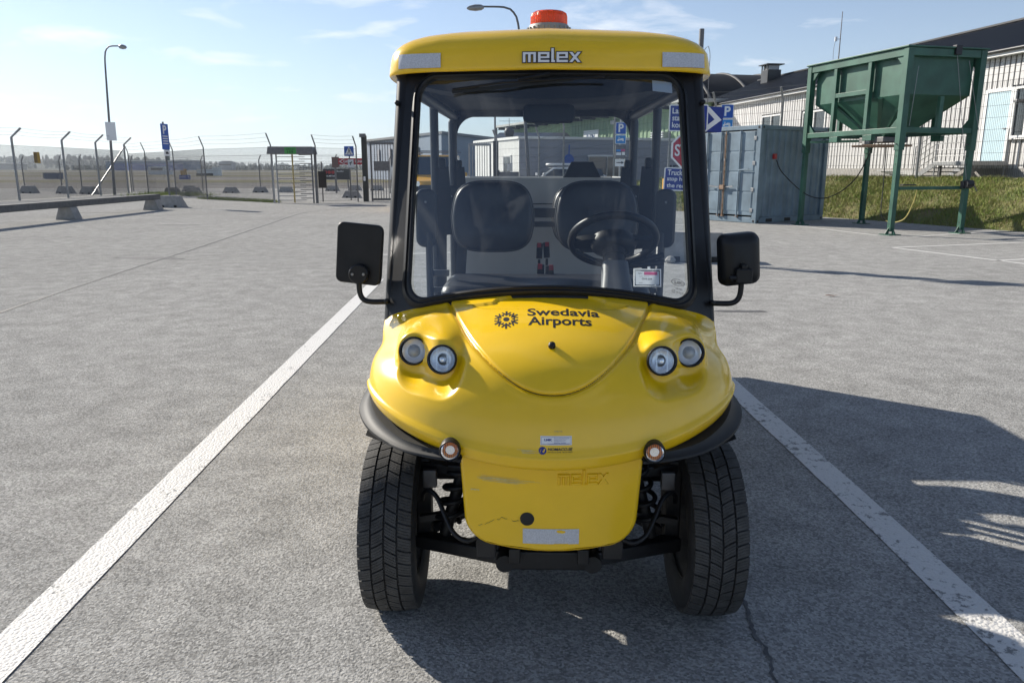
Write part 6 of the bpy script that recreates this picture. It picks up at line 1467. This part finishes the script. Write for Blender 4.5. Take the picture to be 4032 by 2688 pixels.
for x in (-.25, .25):
    seat_back(x, 1.35, 1.062, 1.392, .395); seat_back(x, 2.12, 1.02, 1.36, .395)
    MB().bar((x * 1.7, 1.42, .84), (x * 1.6, 1.41, 1.16), .05, .012, (0, 1, 0)).build('seat_bracket', M['tube'], cart)
for y0, y1, z in ((.93, 1.40, .945), (1.72, 2.15, .80)):
    MB().prism(rrect(.93, y1 - y0, .06, 5), z - .09, z, Matrix.Translation((0, (y0 + y1) / 2, 0))).build('seat_cushion', M['cushion'] if 'cushion' in M else M['vinyl'], cart, bevel=.03, smooth=50)
    MB().box((0, (y0 + y1) / 2, z - .09 - .20), (.94, y1 - y0 - .05, .40)).build('seat_box', M['black'], cart, bevel=.01)
MB().bar((-.53, 2.06, 1.205), (.53, 2.06, 1.205), .03, .055).bar((-.53, 2.06, 1.14), (.53, 2.06, 1.14), .03, .03).build('rear_seat_rail', M['tube'], cart, bevel=.004)
for x, y, z in ((-.02, 1.40, .945), (.035, 1.40, .94), (-.02, 2.08, .985), (.025, 2.08, .99)):
    b = MB().bar((x, y, z - .045), (x * .8, y - .01, z + .045), .036, .02, (0, 1, 0)).bar((x, y, z - .22), (x, y, z - .05), .016, .008, (0, 1, 0)).build('belt_buckle', M['black'], cart, bevel=.004)
    MB().box((x, y - .017, z + .035), (.022, .006, .026)).build('release_button', M['red'], b)
dash = MB()
dr = []
for q in np.linspace(-1, 1, 17):
    a = q * .93; p = ws(a, -.02); dr.append([(p.x, p.y + .02, p.z - .06), (p.x, p.y + .08, p.z - .03), (p.x, .42, .90), (p.x, .46, .86), (p.x, .44, .62)])
dash.surf(dr).build('dashboard', M['black'], cart, smooth=50)
# steering
hub = Vector((.277, .80, 1.162)); beta = R(50); nrm = Vector((0, math.cos(beta), math.sin(beta)))
Rq = nrm.to_track_quat('Z', 'Y').to_matrix().to_4x4(); Ts = Matrix.Translation(hub) @ Rq
sw = MB().tube([tuple(Ts @ Vector((.173 * math.cos(t), .173 * math.sin(t), 0))) for t in np.linspace(0, 2 * math.pi, 65)[:-1]], .0165, 12, closed=True).build('steering_wheel', M['black'], cart, smooth=60)
spk = MB()
for s_ in (-1, 1):
    rws = [[tuple(Ts @ Vector((s_ * (.03 + .132 * q), yv * (1 - .45 * q) - .02 * q + .012 * math.sin(q * 3), zz - .02 * (1 - q)))) for yv, zz in ((-.045, -.012), (.045, -.012), (.045, .012), (-.045, .012))] for q in np.linspace(0, 1, 7)]
    spk.surf(rws, closed_u=True)
spk.build('wheel_spoke', M['black'], sw, smooth=60)
MB().lathe([(.0, -.055), (.05, -.055), (.075, -.045), (.085, -.02), (.075, .012), (.0, .018)], 28, Ts @ Matrix.Diagonal((1.15, .85, 1, 1))).build('horn_pad', M['black'], sw, smooth=60)
cdir = -nrm
c0 = hub + cdir * .05
rws = []
for d_, w_, h_ in ((0.0, .066, .055), (.05, .066, .055), (.09, .070, .060)):
    p = c0 + cdir * d_; rws.append(p)
col = MB().tube([tuple(c0), tuple(c0 + cdir * .035), tuple(c0 + cdir * .036), tuple(c0 + cdir * .065), tuple(c0 + cdir * .066), tuple(c0 + cdir * .10)], [.047, .047, .043, .043, .047, .047], 24).build('column_collar', M['black'], cart, smooth=40)
cb = MB(); base = c0 + cdir * .08
T2 = Matrix.Translation(base) @ (cdir.to_track_quat('Z', 'Y').to_matrix().to_4x4())
cw = []
for d_, w_, h_ in ((0.0, .105, .10), (.06, .110, .11), (.065, .110, .11), (.30, .165, .15)):
    cw.append([tuple(T2 @ Vector((x, y, d_))) for x, y in rrect(w_, h_, .025, 4)])
cbm = MB().surf(cw, closed_u=True); cbm.f.append(tuple(range(len(cw[0])))); cbm.build('steering_column', M['greyplastic'], cart, smooth=40)
for sx, dz in ((-1, .01), (1, .0), (1, -.03)):
    p0 = base + Vector((sx * .03, 0, .0)); p1 = base + Vector((sx * (.155 if sx < 0 else .20), .03, .045 + dz))
    MB().tube([tuple(p0), tuple(p0 + (p1 - p0) * .3), tuple(p1)], [.006, .011, .012], 10).build('column_stalk', M['black'], cart, smooth=60)
# --- cargo box behind the rear seats
bxm = MB(); bxm.box((0, 2.60, 1.0), (1.06, .03, .79)); cargo = bxm.build('cargo_front_panel', M['panel'], cart)
MB().box((0, 2.583, 1.232), (1.06, .004, .006)).build('panel_joint', M['black'], cargo)
MB().box((-.555, 3.09, 1.0), (.03, 1.00, .79)).build('cargo_side_panel', M['panel'], cart); MB().box((.555, 3.09, 1.0), (.03, 1.00, .79)).build('cargo_side_panel', M['panel'], cart)
MB().box((0, 3.57, 1.0), (1.06, .03, .79)).build('cargo_rear_panel', M['panel'], cart); MB().box((0, 3.09, .62), (1.07, .93, .03)).build('cargo_floor', M['panel'], cart)
MB().prism([(-.120, 0), (.120, 0), (.068, .098), (-.068, .098)], -.01, .01, Matrix.Translation((.252, 2.61, 1.396)) @ Matrix.Rotation(R(90), 4, 'X')).build('plate_holder', M['black'], cart)
MB().box((0, 2.95, .45), (.9, 1.1, .25)).build('battery_tray', M['blackmetal'], cart)
# permit card in its clear holder, propped on the dashboard
pc = thing('permit_card_holder', 'clear plastic permit card holder behind the windscreen, lower corner by the steering column', 'card holder', (0, 0, 0), 0)
pc.parent = None
TM = cart.matrix_world if False else (Matrix.Translation((0.12, 2.404, 0)) @ Matrix.Rotation(-R(1.6), 4, 'Z'))
p_ = TM @ (ws(.575, .083, -.02)); pc.location = p_; pc.rotation_euler = (R(66), 0, R(-4)); pc.scale = (.9, .84, .9)
MB().prism(rrect(.094, .066, .008, 3), -.004, .0, None).build('holder_shell', M['whiteclear'] if 'whiteclear' in M else M['lensmilky'] if 'lensmilky' in M else M['lens'], pc)
cdp = MB().prism(rrect(.086, .055, .003, 3), .0002, .0012).build('permit_card', M['paper'], pc)
MB().add([(-.012, .012, .0016), (.036, .012, .0016), (.036, .025, .0016), (-.012, .025, .0016)], [(0, 1, 2, 3)]).build('card_header', M['magenta'], cdp)
ct = MB()
for body, x, y, w, h, bo in (('ÖVF 034', -.02, -.008, .037, .0085, .02), ('Swedavia', -.033, .0195, .015, .003, .01), ('Airports', -.033, .015, .013, .003, .01), ('ARLANDA - LANDVETTER', -.03, .005, .036, .0022, 0), ('12-31', -.03, -.022, .012, .004, .01)):
    vs, fs = fit_text(body, x, y, w, h, bo); ct.add([(a, b, .0016) for a, b in vs], fs)
ct.build('card_lettering', M['print'], cdp)
MB().prism([(-.05, -.036), (.05, -.036), (.05, .036), (-.05, .036), (-.05, -.036), (-.046, -.032), (-.046, .032), (.046, .032), (.046, -.032), (-.046, -.032)], -.004, .004).build('holder_rim', M['whitesign'], pc)
MB().box((.006, .040, 0), (.010, .014, .003)).build('holder_tab', M['whitesign'], pc)
